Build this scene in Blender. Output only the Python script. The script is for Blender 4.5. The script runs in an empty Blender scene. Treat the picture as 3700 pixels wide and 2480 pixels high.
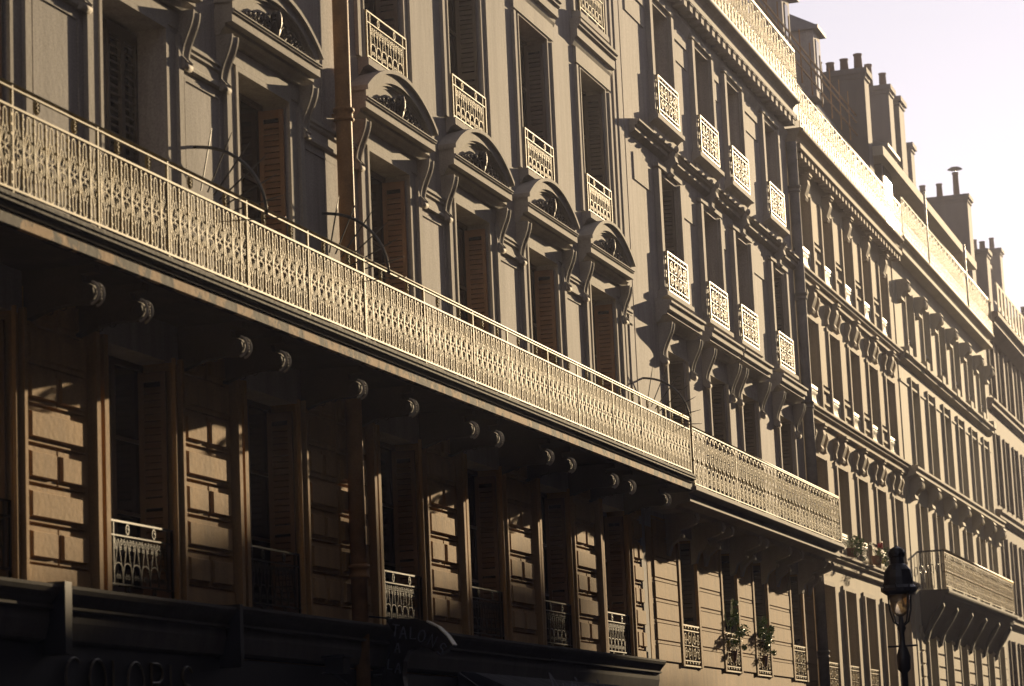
import bpy, math, random
from mathutils import Vector, Matrix
random.seed(7)
PI = math.pi
scene = bpy.context.scene
COL = scene.collection
# ------------------------------------------------------------------ camera
CAM_LOC = Vector((0.0, -11.5, 1.6))
YAW, PITCH, ROLL = math.radians(17.46625), math.radians(9.67036), math.radians(-2.5)
fwd = Vector((math.cos(YAW)*math.cos(PITCH), math.sin(YAW)*math.cos(PITCH), math.sin(PITCH)))
right0 = Vector((math.sin(YAW), -math.cos(YAW), 0))
up0 = right0.cross(fwd)
rgt = right0*math.cos(ROLL) + up0*math.sin(ROLL)
upv = up0*math.cos(ROLL) - right0*math.sin(ROLL)
cam_d = bpy.data.cameras.new('camera'); cam = bpy.data.objects.new('camera', cam_d); COL.objects.link(cam)
m = Matrix(((rgt.x, upv.x, -fwd.x, CAM_LOC.x), (rgt.y, upv.y, -fwd.y, CAM_LOC.y), (rgt.z, upv.z, -fwd.z, CAM_LOC.z), (0, 0, 0, 1)))
cam.matrix_world = m
cam_d.sensor_width = 36.0; cam_d.lens = 9500/3700*36.0
cam_d.clip_start = 0.2; cam_d.clip_end = 3000
cam_d.dof.use_dof = True; cam_d.dof.focus_distance = 43.0; cam_d.dof.aperture_fstop = 2.6
scene.camera = cam
# ------------------------------------------------------------------ sun and sky
SUN = Vector((6.0, -1.0, 1.3)).normalized()
EL = math.asin(SUN.z); AZ = math.atan2(SUN.x, SUN.y)
w = bpy.data.worlds.new('World'); scene.world = w; w.use_nodes = True
nt = w.node_tree; nt.nodes.clear()
sky = nt.nodes.new('ShaderNodeTexSky'); sky.sky_type = 'NISHITA'; sky.sun_disc = False
sky.sun_elevation = EL; sky.sun_rotation = AZ; sky.air_density = 1.0; sky.dust_density = 0.25; sky.ozone_density = 3.0
bg = nt.nodes.new('ShaderNodeBackground'); bg.inputs['Strength'].default_value = 0.075
wo = nt.nodes.new('ShaderNodeOutputWorld')
tint = nt.nodes.new('ShaderNodeMix'); tint.data_type = 'RGBA'; tint.blend_type = 'MULTIPLY'; tint.inputs[0].default_value = 1.0
tint.inputs[7].default_value = (1.0, 0.91, 0.95, 1)
hs = nt.nodes.new('ShaderNodeHueSaturation'); hs.inputs['Saturation'].default_value = 0.22
nt.links.new(sky.outputs[0], hs.inputs['Color']); nt.links.new(hs.outputs[0], tint.inputs[6]); nt.links.new(tint.outputs[2], bg.inputs[0]); nt.links.new(bg.outputs[0], wo.inputs[0])
sd = bpy.data.lights.new('sun', 'SUN'); sd.energy = 5.0; sd.angle = math.radians(0.5); sd.color = (1.0, 0.76, 0.46)
so = bpy.data.objects.new('sun', sd); COL.objects.link(so)
so.rotation_euler = SUN.to_track_quat('Z', 'Y').to_euler(); so.location = (60, -20, 40)
scene.view_settings.view_transform = 'Standard'; scene.view_settings.look = 'None'
scene.view_settings.exposure = 1.05; scene.view_settings.gamma = 1.0
scene.view_settings.use_curve_mapping = False
HAZE = 0.0012
scene.render.engine = 'CYCLES'
scene.cycles.volume_bounces = 0
scene.cycles.max_bounces = 6; scene.cycles.diffuse_bounces = 2; scene.cycles.glossy_bounces = 3

# ------------------------------------------------------------------ materials
def mat(name, col, rough=0.85, var=0.25, scale=1.2, streak=0.0, bump=0.0, metal=0.0, spec=0.5, col2=None, thr=None, coat=0.0, trans=None, fine=0.08):
    m = bpy.data.materials.new(name); m.use_nodes = True
    n = m.node_tree.nodes; l = m.node_tree.links
    b = n['Principled BSDF']
    b.inputs['Roughness'].default_value = rough; b.inputs['Metallic'].default_value = metal
    b.inputs['Specular IOR Level'].default_value = spec
    if coat: b.inputs['Coat Weight'].default_value = coat; b.inputs['Coat Roughness'].default_value = 0.15
    tc = n.new('ShaderNodeTexCoord')
    geo = n.new('ShaderNodeNewGeometry')
    mp = n.new('ShaderNodeMapping'); l.new(geo.outputs['Position'], mp.inputs[0])
    mp.inputs['Scale'].default_value = (1, 1, 0.35 if streak else 1)
    ns = n.new('ShaderNodeTexNoise'); ns.inputs['Scale'].default_value = scale; ns.inputs['Detail'].default_value = 8; ns.inputs['Roughness'].default_value = 0.6
    l.new(mp.outputs[0], ns.inputs['Vector'])
    cr = n.new('ShaderNodeValToRGB')
    c1 = [c*(1-var) for c in col]; c3 = [min(1, c*(1+var*0.6)) for c in col]
    e = cr.color_ramp.elements
    e[0].position = 0.3; e[0].color = (*(col2 or c1), 1); e[1].position = 0.7; e[1].color = (*c3, 1)
    if thr: e[0].position, e[1].position = thr
    l.new(ns.outputs['Fac'], cr.inputs[0])
    out = cr.outputs[0]
    if streak:
        mp2 = n.new('ShaderNodeMapping'); l.new(geo.outputs['Position'], mp2.inputs[0]); mp2.inputs['Scale'].default_value = (4.5, 4.5, 0.4)
        n2 = n.new('ShaderNodeTexNoise'); n2.inputs['Scale'].default_value = 1.0; n2.inputs['Detail'].default_value = 9; n2.inputs['Roughness'].default_value = .65
        l.new(mp2.outputs[0], n2.inputs['Vector'])
        r2 = n.new('ShaderNodeMapRange'); r2.inputs['From Min'].default_value = 0.35; r2.inputs['From Max'].default_value = 0.7
        r2.inputs['To Min'].default_value = 1.0; r2.inputs['To Max'].default_value = 1.0-streak
        l.new(n2.outputs['Fac'], r2.inputs[0])
        mx = n.new('ShaderNodeMix'); mx.data_type = 'RGBA'; mx.blend_type = 'MULTIPLY'; mx.inputs[0].default_value = 1.0
        l.new(out, mx.inputs[6]); l.new(r2.outputs[0], mx.inputs[7]); out = mx.outputs[2]
    if fine:
        n3 = n.new('ShaderNodeTexNoise'); n3.inputs['Scale'].default_value = 45; n3.inputs['Detail'].default_value = 3
        l.new(geo.outputs['Position'], n3.inputs['Vector'])
        r3 = n.new('ShaderNodeMapRange'); r3.inputs['From Min'].default_value = 0.3; r3.inputs['From Max'].default_value = 0.7
        r3.inputs['To Min'].default_value = 1.0-fine*1.6; r3.inputs['To Max'].default_value = 1.0+fine*1.6
        l.new(n3.outputs['Fac'], r3.inputs[0])
        mx = n.new('ShaderNodeMix'); mx.data_type = 'RGBA'; mx.blend_type = 'MULTIPLY'; mx.inputs[0].default_value = 1.0
        l.new(out, mx.inputs[6]); l.new(r3.outputs[0], mx.inputs[7]); out = mx.outputs[2]
    l.new(out, b.inputs['Base Color'])
    if bump:
        bm = n.new('ShaderNodeBump'); bm.inputs['Strength'].default_value = bump; bm.inputs['Distance'].default_value = 0.02
        nb = n.new('ShaderNodeTexNoise'); nb.inputs['Scale'].default_value = 14; nb.inputs['Detail'].default_value = 6
        l.new(geo.outputs['Position'], nb.inputs['Vector']); l.new(nb.outputs['Fac'], bm.inputs['Height']); l.new(bm.outputs[0], b.inputs['Normal'])
    return m
M = {}
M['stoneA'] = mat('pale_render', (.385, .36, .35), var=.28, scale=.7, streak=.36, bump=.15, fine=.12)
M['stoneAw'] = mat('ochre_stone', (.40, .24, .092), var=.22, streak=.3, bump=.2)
M['trimA'] = mat('trim_stone', (.365, .34, .31), var=.2, streak=.2, bump=.15)
M['stoneB'] = mat('grey_stone', (.385, .355, .345), var=.28, scale=.7, streak=.34, bump=.15, fine=.12)
M['trimB'] = mat('trim_stone_weathered', (.345, .32, .295), var=.22, streak=.2, bump=.15)
M['stoneC'] = mat('buff_stone', (.43, .36, .25), var=.12, streak=.12)
M['trimC'] = mat('buff_trim_stone', (.36, .30, .22), var=.15, streak=.12)
M['stoneD'] = mat('cream_stone', (.47, .43, .33), var=.1, streak=.1)
M['trimD'] = mat('cream_trim_stone', (.40, .36, .28), var=.15)
M['stoneE'] = mat('brown_stone', (.12, .09, .065), var=.15)
M['cornice_dark'] = mat('shaded_cornice_stone', (.10, .085, .07), var=.35, streak=.3)  # shade over the shop cornice is put into this dark stone colour
M['bracket'] = mat('shaded_bracket_stone', (.05, .042, .032), var=.4)  # shade beneath the balconies is put into the stone colour
M['trimE'] = mat('brown_trim_stone', (.20, .155, .11), var=.2)
M['opp'] = mat('low_bounce_street_stone', (.09, .075, .065), var=.2)  # darkened so the unseen houses bounce less light into the street
M['fascia'] = mat('flaking_fascia', (.32, .20, .10), var=.2, scale=3.2, col2=(.02, .015, .012), thr=(.46, .54), bump=.3)
M['soot_shade'] = mat('sooty_shade_stone', (.030, .025, .021), var=.5, scale=3, col2=(.012, .011, .011), thr=(.45, .75), bump=.4)  # real grime on ledge and carving; painted shade on the balcony underside
M['carve'] = mat('sooty_carving', (.085, .072, .06), var=.4, rough=.6)
M['iron'] = mat('cast_iron_paint', (.33, .25, .09), rough=.6, var=.6, scale=6, spec=.3)
M['iron_pale'] = mat('pale_iron_paint', (.38, .275, .10), rough=.55, var=.5, scale=6, spec=.3)
M['iron_cream'] = mat('cream_iron_paint', (.42, .36, .22), rough=.6, var=.2, scale=6, spec=.35)
M['iron_white'] = mat('white_iron_paint', (.55, .52, .42), rough=.5, var=.15, scale=6, spec=.3)
M['iron_shaded'] = mat('shaded_iron_paint', (.035, .027, .012), rough=.5, var=.4, scale=6, spec=.2)  # darker copy of the guard paint, first-floor shade put into its colour
M['black_iron'] = mat('black_iron', (.02, .02, .022), rough=.35, var=.3, scale=6)
M['shutter'] = mat('brown_shutter_paint', (.20, .105, .05), rough=.6, var=.25, scale=3)
M['shutter_dark'] = mat('dark_shutter_paint', (.11, .06, .03), rough=.6, var=.25, scale=3)
M['shutter_grey'] = mat('grey_shutter_paint', (.10, .085, .075), rough=.6, var=.2, scale=3)
M['shutter_edge'] = mat('cream_shutter_edge', (.62, .56, .42), rough=.5, var=.2, scale=6)
M['frame'] = mat('window_paint', (.085, .06, .045), rough=.45, var=.2, scale=4)
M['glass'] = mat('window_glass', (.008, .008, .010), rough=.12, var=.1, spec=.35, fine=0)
M['pipe'] = mat('brown_cast_iron', (.29, .16, .065), rough=.6, var=.4, scale=3, spec=.12)
M['pipe_grey'] = mat('grey_cast_iron', (.17, .16, .16), rough=.7, var=.4, scale=3, spec=.15)
M['zinc'] = mat('zinc_roof', (.13, .135, .16), rough=.7, var=.25, scale=1.5)
M['chim'] = mat('chimney_render', (.075, .066, .072), var=.25, streak=.25)
M['pot'] = mat('clay_pot', (.13, .075, .055), var=.3)
M['sign'] = mat('black_sign_paint', (.008, .008, .01), rough=.22, var=.3, scale=5, spec=.6)
M['shop'] = mat('dark_shop_paint', (.006, .006, .007), rough=.5, var=.4, scale=2)
M['gilt'] = mat('dull_gilt', (.10, .075, .04), rough=.4, var=.3, scale=9)
M['tube'] = mat('pale_tube_letter', (.13, .14, .18), rough=.3, var=.2, scale=9)
M['canvas'] = mat('dark_awning_canvas', (.02, .02, .026), rough=.9, var=.35, scale=3)
M['canvas_print'] = mat('awning_lettering', (.085, .085, .11), rough=.9, var=.2, scale=9)
M['asphalt'] = mat('asphalt', (.05, .05, .052), var=.25, scale=3, bump=.3)
M['kerb'] = mat('granite', (.17, .165, .16), var=.2, scale=5)
M['leaf'] = mat('leaf_green', (.11, .19, .03), rough=.5, var=.4, scale=20)
M['clay'] = mat('terracotta', (.20, .09, .05), var=.2)
M['red'] = mat('red_petal', (.45, .02, .02), var=.2)
M['yellow'] = mat('yellow_petal', (.65, .50, .03), var=.2)
M['lampglass'] = mat('smoky_lamp_glass', (.75, .58, .36), rough=.25, var=.15)
M['lampglass'].node_tree.nodes['Principled BSDF'].inputs['Transmission Weight'].default_value = .85

# ------------------------------------------------------------------ mesh helpers
class MB:
    def __init__(s): s.v = []; s.f = []; s.sm = []
    def _add(s, vs, fs, smooth=False):
        o = len(s.v); s.v += [tuple(p) for p in vs]; s.f += [tuple(i+o for i in f) for f in fs]; s.sm += [smooth]*len(fs); return s
    def box(s, x0, x1, y0, y1, z0, z1):
        if x1 < x0: x0, x1 = x1, x0
        if y1 < y0: y0, y1 = y1, y0
        if z1 < z0: z0, z1 = z1, z0
        v = [(x0, y0, z0), (x1, y0, z0), (x1, y1, z0), (x0, y1, z0), (x0, y0, z1), (x1, y0, z1), (x1, y1, z1), (x0, y1, z1)]
        return s._add(v, [(0, 3, 2, 1), (4, 5, 6, 7), (0, 1, 5, 4), (1, 2, 6, 5), (2, 3, 7, 6), (3, 0, 4, 7)])
    def frus(s, x0, x1, z0, z1, y0, y1, b):
        """raised block: back rect at y0, front rect at y1 inset by b (front is -y)"""
        v = [(x0, y0, z0), (x1, y0, z0), (x1, y0, z1), (x0, y0, z1), (x0+b, y1, z0+b), (x1-b, y1, z0+b), (x1-b, y1, z1-b), (x0+b, y1, z1-b)]
        return s._add(v, [(4, 5, 6, 7), (0, 1, 5, 4), (1, 2, 6, 5), (2, 3, 7, 6), (3, 0, 4, 7), (0, 3, 2, 1)])
    def sweepx(s, prof, x0, x1):
        """closed profile [(y,z)...] swept along x; seen from +x the profile order is free"""
        n = len(prof); a = sum(prof[i][0]*prof[(i+1) % n][1]-prof[(i+1) % n][0]*prof[i][1] for i in range(n))
        p = prof if a > 0 else prof[::-1]
        v = [(x0, y, z) for y, z in p]+[(x1, y, z) for y, z in p]
        f = [(i, i+n, (i+1) % n+n, (i+1) % n)[::-1] for i in range(n)]
        f += [tuple(range(n))[::-1], tuple(range(n, 2*n))]
        return s._add(v, f)
    def prism_xz(s, pts, y0, y1):
        n = len(pts); a = sum(pts[i][0]*pts[(i+1) % n][1]-pts[(i+1) % n][0]*pts[i][1] for i in range(n))
        p = pts if a > 0 else pts[::-1]
        v = [(x, y0, z) for x, z in p]+[(x, y1, z) for x, z in p]
        f = [(i, i+n, (i+1) % n+n, (i+1) % n)[::-1] for i in range(n)] if y1 > y0 else [(i, i+n, (i+1) % n+n, (i+1) % n) for i in range(n)]
        f += [tuple(range(n)), tuple(range(n, 2*n))[::-1]]
        return s._add(v, f)
    def tube(s, pts, r, k=5, closed=False, cap=True):
        P = [Vector(p) for p in pts]; n = len(P)
        rr = r if isinstance(r, (list, tuple)) else [r]*n
        vs = []; prevu = None
        for i in range(n):
            if closed: t = P[(i+1) % n]-P[i-1]
            else: t = P[min(i+1, n-1)]-P[max(i-1, 0)]
            t = t.normalized() if t.length > 1e-9 else Vector((0, 0, 1))
            if prevu is None:
                u = Vector((0, 1, 0)) if abs(t.y) < .9 else Vector((1, 0, 0))
            else: u = prevu
            u = (u-t*u.dot(t)).normalized(); prevu = u; w_ = t.cross(u)
            for j in range(k):
                a = 2*PI*j/k+PI/k
                vs.append(P[i]+(u*math.cos(a)+w_*math.sin(a))*rr[i])
        fs = []
        for i in range(n if closed else n-1):
            i2 = (i+1) % n
            for j in range(k): fs.append((i*k+j, i*k+(j+1) % k, i2*k+(j+1) % k, i2*k+j))
        s._add(vs, fs, k > 5)
        if cap and not closed: s._add([], []); o = len(s.v)-n*k; s.f += [tuple(o+j for j in range(k))[::-1], tuple(o+(n-1)*k+j for j in range(k))]; s.sm += [False, False]
        return s
    def lathe(s, prof, x, y, k=10, smooth=True):
        vs = []; n = len(prof)
        for r, z in prof:
            for j in range(k): a = 2*PI*j/k; vs.append((x+r*math.cos(a), y+r*math.sin(a), z))
        fs = [(i*k+j, i*k+(j+1) % k, (i+1)*k+(j+1) % k, (i+1)*k+j) for i in range(n-1) for j in range(k)]
        s._add(vs, fs, smooth); o = len(s.v)-n*k
        s.f += [tuple(o+j for j in range(k))[::-1], tuple(o+(n-1)*k+j for j in range(k))]; s.sm += [False, False]
        return s
    def ball(s, c, rx, ry, rz, k=8, n=5):
        pr = []
        vs = []; 
        for i in range(n+1):
            th = PI*i/n
            for j in range(k):
                a = 2*PI*j/k; vs.append((c[0]+rx*math.sin(th)*math.cos(a), c[1]+ry*math.sin(th)*math.sin(a), c[2]-rz*math.cos(th)))
        fs = [(i*k+j, i*k+(j+1) % k, (i+1)*k+(j+1) % k, (i+1)*k+j) for i in range(n) for j in range(k)]
        return s._add(vs, fs, True)
    def mesh(s, name, material):
        me = bpy.data.meshes.new(name); me.from_pydata(s.v, [], s.f); me.update()
        if any(s.sm): me.polygons.foreach_set('use_smooth', s.sm)
        if material: me.materials.append(M[material] if isinstance(material, str) else material)
        return me
WL = {}
def thing(name, label, cat, loc=(0, 0, 0), group=None):
    o = bpy.data.objects.new(name, None); COL.objects.link(o); o.location = loc; o.empty_display_size = .3
    o['label'] = label; o['category'] = cat
    if group: o['group'] = group
    WL[o] = Vector(loc); return o
def put(name, me, parent=None, loc=(0, 0, 0), rot=(0, 0, 0), label=None, kind=None):
    """link a mesh object so that its world location is loc"""
    o = bpy.data.objects.new(name, me); COL.objects.link(o)
    WL[o] = Vector(loc)
    if parent is not None:
        o.parent = parent; o.location = Vector(loc)-WL[parent]
    else: o.location = loc
    o.rotation_euler = rot
    if label: o['label'] = label
    if kind: o['kind'] = kind
    return o
def build(name, mb, material, parent=None, **k):
    if name in ('architrave', 'panel', 'pier_panel', 'plinth', 'railing_post') and len(mb.v) > 8 and len(mb.f) == len(mb.v)//8*6:
        for i in range(len(mb.v)//8):           # every moulding length is a piece of its own
            q = MB(); q._add(mb.v[i*8:i*8+8], [tuple(j-i*8 for j in f) for f in mb.f[i*6:i*6+6]]); o = put(name, q.mesh(name, material), parent, **k)
        return o
    return put(name, mb.mesh(name, material), parent, **k)
def tag(o, label, cat, group=None):
    o['label'] = label; o['category'] = cat
    if group: o['group'] = group
    return o
def spiral(cx, cz, r0, r1, a0, turns, n=14, y=0):
    return [(cx+(r0+(r1-r0)*i/(n-1))*math.cos(a0+2*PI*turns*i/(n-1)), y, cz+(r0+(r1-r0)*i/(n-1))*math.sin(a0+2*PI*turns*i/(n-1))) for i in range(n)]
def arc(cx, cz, rx, rz, a0, a1, n=9, y=0):
    return [(cx+rx*math.cos(math.radians(a0+(a1-a0)*i/(n-1))), y, cz+rz*math.sin(math.radians(a0+(a1-a0)*i/(n-1)))) for i in range(n)]

# ------------------------------------------------------------------ ground
def struct(name, mb, material): o = build(name, mb, material); o['kind'] = 'structure'; return o
struct('ground', MB().box(-150, 450, -200, 200, -1.0, -.02), 'asphalt')
struct('road', MB().box(-60, 400, -10.2, -3.9, -.02, .0), 'asphalt')
for nm, a, b_ in (('pavement', -3.9, 0.2), ('pavement_across', -13.2, -10.2)):
    struct(nm, MB().box(-60, 400, a, b_, -.019, .13), 'kerb')

# ------------------------------------------------------------------ facade pieces
def wall_bands(root, x0, x1, bands, material, th=.42, zt=None, y=0.0):
    """bands: [(z0,z1,[(xa,xb)..])] stacked; one wall part per band"""
    for (z0, z1, ops) in bands:
        x = x0; mt = material if isinstance(material, str) else material(z0)
        for (a, b_) in ops: build('pier', MB().box(x, a, y, y+th, z0, z1), mt, root); x = b_
        build('pier' if ops else 'wall', MB().box(x, x1, y, y+th, z0, z1), mt, root)
_win = {}
def win_mesh(wd, ht, cols, rows):
    key = (round(wd, 3), round(ht, 3), cols, rows)
    if key not in _win:
        mb = MB(); t = .055
        mb.box(-wd/2, -wd/2+t, -.03, .03, 0, ht); mb.box(wd/2-t, wd/2, -.03, .03, 0, ht)
        mb.box(-wd/2+t, wd/2-t, -.03, .03, ht-t, ht); mb.box(-wd/2+t, wd/2-t, -.03, .03, 0, .14)
        mb.box(-.05, .05, -.045, .03, .14, ht-t)
        pw = wd/2-t-.05
        for i in range(1, rows):
            z = .14+(ht-.14-t)*i/rows
            for sx in (-1, 1): mb.box(*(sorted((sx*.05, sx*(wd/2-t)))), -.02, .02, z-.018, z+.018)
        fr = mb.mesh('window', 'frame')
        ph = (ht-.14-t)/rows
        pn = MB().box(-pw/2-.004, pw/2+.004, 0.0, .012, -ph/2+.01, ph/2-.01).mesh('pane', 'glass')
        _win[key] = (fr, pn, pw, ph)
    return _win[key]
def window(root, xc, wd, z0, z1, depth=.34, rows=3, cols=2, back=True):
    ht = z1-z0
    fr, pn, pw, ph = win_mesh(wd, ht, cols, rows)
    wo_ = put('window', fr, root, (xc, depth, z0))
    for sx in (-1, 1):
        for r_ in range(rows):
            put('pane', pn, wo_, (xc+sx*(.05+pw/2), depth+.004, z0+.14+ph*(r_+.5)))
    return wo_
_bk = {}
def backing(root, xa, xb, z0, z1, y=.42):
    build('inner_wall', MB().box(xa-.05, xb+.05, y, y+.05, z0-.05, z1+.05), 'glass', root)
def leaf_side(root, x, z0, z1, material, pitch=.07, ind=None, y0=.015, wd=.31, th=.035, sgn=-1):
    """shutter leaf folded back against the far jamb; its louvres look along -x"""
    ht = z1-z0; mb = MB()
    mb.box(x-th, x, y0, y0+.055, z0, z1); mb.box(x-th, x, y0+wd-.055, y0+wd, z0, z1)
    mb.box(x-th, x, y0+.055, y0+wd-.055, z0, z0+.12); mb.box(x-th, x, y0+.055, y0+wd-.055, z1-.1, z1)
    zm = z0+ht*.42; mb.box(x-th, x, y0+.055, y0+wd-.055, zm-.05, zm+.05)
    o = build('shutter', mb, material, root)
    build('louvre_shadow', MB().box(x-.006, x-.002, y0+.05, y0+wd-.05, z0+.1, z1-.08), 'glass', o)  # dark sheet painting the shadow in the gaps between slats
    key = ('slat', material, round(wd, 3), round(pitch, 3))
    if key not in _bk:
        s_ = MB(); a = .5*(wd-.112); h = pitch*.40
        v = [(-.038, -a, -h), (-.038, a, -h), (-.012, a, h), (-.012, -a, h), (-.034, -a, -h-.010), (-.034, a, -h-.010), (-.008, a, h-.010), (-.008, -a, h-.010)]
        s_._add(v, [(0, 3, 2, 1), (4, 5, 6, 7), (0, 1, 5, 4), (1, 2, 6, 5), (2, 3, 7, 6), (3, 0, 4, 7)])
        _bk[key] = (s_, s_.mesh('slat', material))
    src, me = _bk[key]; rest = MB()
    z = z0+.12+pitch*.55
    while z < z1-.1-pitch*.3:
        if abs(z-zm) > .05+pitch*.3:
            c = (x, y0+wd/2, z)
            if ind and ind(z): put('slat', me, o, c)
            else: rest._add([(p[0]+c[0], p[1]+c[1], p[2]+c[2]) for p in src.v], src.f)
        z += pitch
    if rest.v: build('slat', rest, material, o, kind='stuff')
    return o
def leaf_edges(root, x, z0, z1, material='shutter_edge', n=2, y0=.02, wd=.30):
    for i in range(n):
        mb = MB().box(x+.012+i*.052, x+.05+i*.052, y0+.012*i, y0+wd, z0, z1)
        build('shutter', mb, material, root)
def strips(root, xa, xb, z0, z1, material, inner=(.0, .07, .035), outer=(.25, .37, .06), top=True, left_outer=None):
    """moulded surround: two fillets either side of an opening and across its head"""
    mb = MB()
    for (a, b_, p) in (inner, outer):
        if b_ <= a: continue
        mb.box(xa-b_, xa-a, -p, 0.0, z0, z1+(a if top else 0)); mb.box(xb+a, xb+b_, -p, 0.0, z0, z1+(a if top else 0))
        if top: mb.box(xa-b_, xb+b_, -p, 0.0, z1+a, z1+b_)
    mb.box(xa-outer[0], xa-inner[1], -.012, 0, z0, z1); mb.box(xb+inner[1], xb+outer[0], -.012, 0, z0, z1)
    return build('architrave', mb, material, root)
def cornice(root, x0, x1, prof, material, name='cornice', **k):
    return build(name, MB().sweepx([(0.0, prof[0][1])]+[(-p, z) for p, z in prof]+[(0.0, prof[-1][1])], x0, x1), material, root, **k)

def T(prof): return [(p*.53, 1.6+(z-1.6)*(11.5-p*.53)/(11.5-p)) for p, z in prof]
def ledge(z): return [(.10, z), (.33, z+.01), (.35, z+.02), (.35, z+.13), (.33, z+.14), (.25, z+.15), (.25, z+.22), (.28, z+.32), (.33, z+.37), (.33, z+.38), (.42, z+.40), (.435, z+.42), (.435, z+.47), (.40, z+.50)]
# ---- console with scroll (profile in y-z, extruded in x)
def console_mesh(h, p, wd, material, name='console'):
    mb = MB(); n = 13; pts = []
    for i in range(n):
        t = i/(n-1)
        y = p*(.22+.78*(0.5+0.5*math.cos(PI*min(1, t*1.15)))) if t < .87 else p*.22*(1+1.2*math.sin((t-.87)/.13*PI))
        pts.append((-y, -h*t))
    prof = [(0, 0)]+pts+[(0, -h)]
    mb.sweepx(prof, -wd/2, wd/2)
    # two raised rims along the front edge
    for sx in (-1, 1):
        pr = [(y-.018, z) for y, z in pts]
        mb2 = [(y, z) for y, z in pts]
        for i in range(n-1):
            (ya, za), (yb, zb) = pts[i], pts[i+1]
            xa, xb = sorted((sx*wd/2, sx*(wd/2-.03)))
            v = [(xa, ya-.016, za), (xb, ya-.016, za), (xb, yb-.016, zb), (xa, yb-.016, zb), (xa, ya+.01, za), (xb, ya+.01, za), (xb, yb+.01, zb), (xa, yb+.01, zb)]
            mb._add(v, [(0, 3, 2, 1), (4, 5, 6, 7), (0, 1, 5, 4), (1, 2, 6, 5), (2, 3, 7, 6), (3, 0, 4, 7)])
        cx = sx*(wd/2+.004)
        for r in (p*.34, p*.17):
            mb.tube([(cx, -p*.52+r*math.cos(a*PI/6), -p*.48+r*math.sin(a*PI/6)) for a in range(12)], .010, 4, closed=True)
    # curled foot
    mb.tube([(-wd/2-.01, -p*.3, -h), (wd/2+.01, -p*.3, -h)], p*.22, 8)
    return mb.mesh(name, material)

# ---- railing patterns -------------------------------------------------
def rail_unit_A(wd=.212, h=.80):
    mb = MB(); r = .0085; c = wd/2
    mb.tube([(0, 0, 0), (0, 0, h)], .0125, 4)
    for z in (.08, .2, .32, .68, .80, .92): mb.tube([(0, 0, z*h-.011), (0, 0, z*h+.011)], .019, 4)
    for s in (0, 1):
        f = (lambda z: z) if s == 0 else (lambda z: h-z)
        u = arc(c, 0, .030, .045, 180, 0, 6)
        mb.tube([(c-.030, 0, f(h-.14))]+[(x, 0, f(h-.06+z)) for x, _, z in u]+[(c+.030, 0, f(h-.14))], r, 4)
        for sx in (-1, 1): mb.tube([(c+sx*.030, 0, f(h-.14)), (c+sx*(wd/2-.010), 0, f(h-.36))], r, 4)
        for sx in (-1, 1): mb.tube([(c+sx*.028, 0, f(h-.16)), (c-sx*.045, 0, f(h-.27)), (c-sx*(wd/2-.012), 0, f(h-.40))], r*.75, 4)
        z0 = f(h*.5+.035); z1 = f(h*.5+.15); zm = z0+(z1-z0)*.4
        mb._add([(c, 0, z1), (c-.033, 0, zm), (c, -.012, zm), (c+.033, 0, zm), (c, .012, zm), (c, 0, z0)],
                [(0, 1, 2), (0, 2, 3), (0, 3, 4), (0, 4, 1), (5, 2, 1), (5, 3, 2), (5, 4, 3), (5, 1, 4)])
        mb.tube([(c, 0, h*.5), (c, 0, z0)], .009, 4)
    for sx in (-1, 1): mb.tube([(c-.055, 0, h*.5-sx*.035), (c+.055, 0, h*.5+sx*.035)], r*.75, 4)
    return mb
def rail_unit_B(wd=.62, h=.9):
    mb = MB(); r = .0105
    for k in (0, 1):
        cx = wd*(.25+.5*k); a = wd*.19; sg = 1 if k == 0 else -1
        mb.tube([(cx-a, 0, h-.34)]+arc(cx, h-.13, a, .11, 180, 0, 8)+[(cx+a, 0, h-.34)], r, 4)
        mb.tube(arc(cx, h-.24, .05, .085, 0, 330, 10), r*.9, 4, closed=True); mb.ball((cx, 0, h-.24), .022, .014, .03, 5, 4)
        mb.tube(arc(cx, h-.41, .042, .06, 0, 330, 9), r*.8, 4, closed=True)
        mb.tube([(cx-a, 0, .02), (cx-a, 0, .17)]+arc(cx, .24, a, .12, 180, 0, 8)+[(cx+a, 0, .17), (cx+a, 0, .02)], r, 4)
        mb.tube(arc(cx, .17, .06, .10, 0, 330, 10), r*.9, 4, closed=True); mb.ball((cx, 0, .17), .022, .014, .03, 5, 4)
        mb.tube([(cx+sg*a, 0, h-.34), (wd*.5, 0, .40)], r, 4); mb.tube([(cx-sg*a, 0, h-.34), (0 if k == 0 else wd, 0, .40)], r, 4)
        mb.tube([(cx, 0, h-.47), (cx, 0, .36)], r*.8, 4)
        mb.ball((wd*.5*k, 0, h-.10), .03, .02, .03, 6, 4)
    mb.tube([(0, 0, 0), (0, 0, .40)], r, 4); mb.tube([(wd*.5, 0, 0), (wd*.5, 0, .40)], r, 4)
    mb.ball((wd*.5, 0, .42), .04, .025, .04, 6, 4); mb.ball((0, 0, .42), .04, .025, .04, 6, 4)
    return mb
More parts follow.
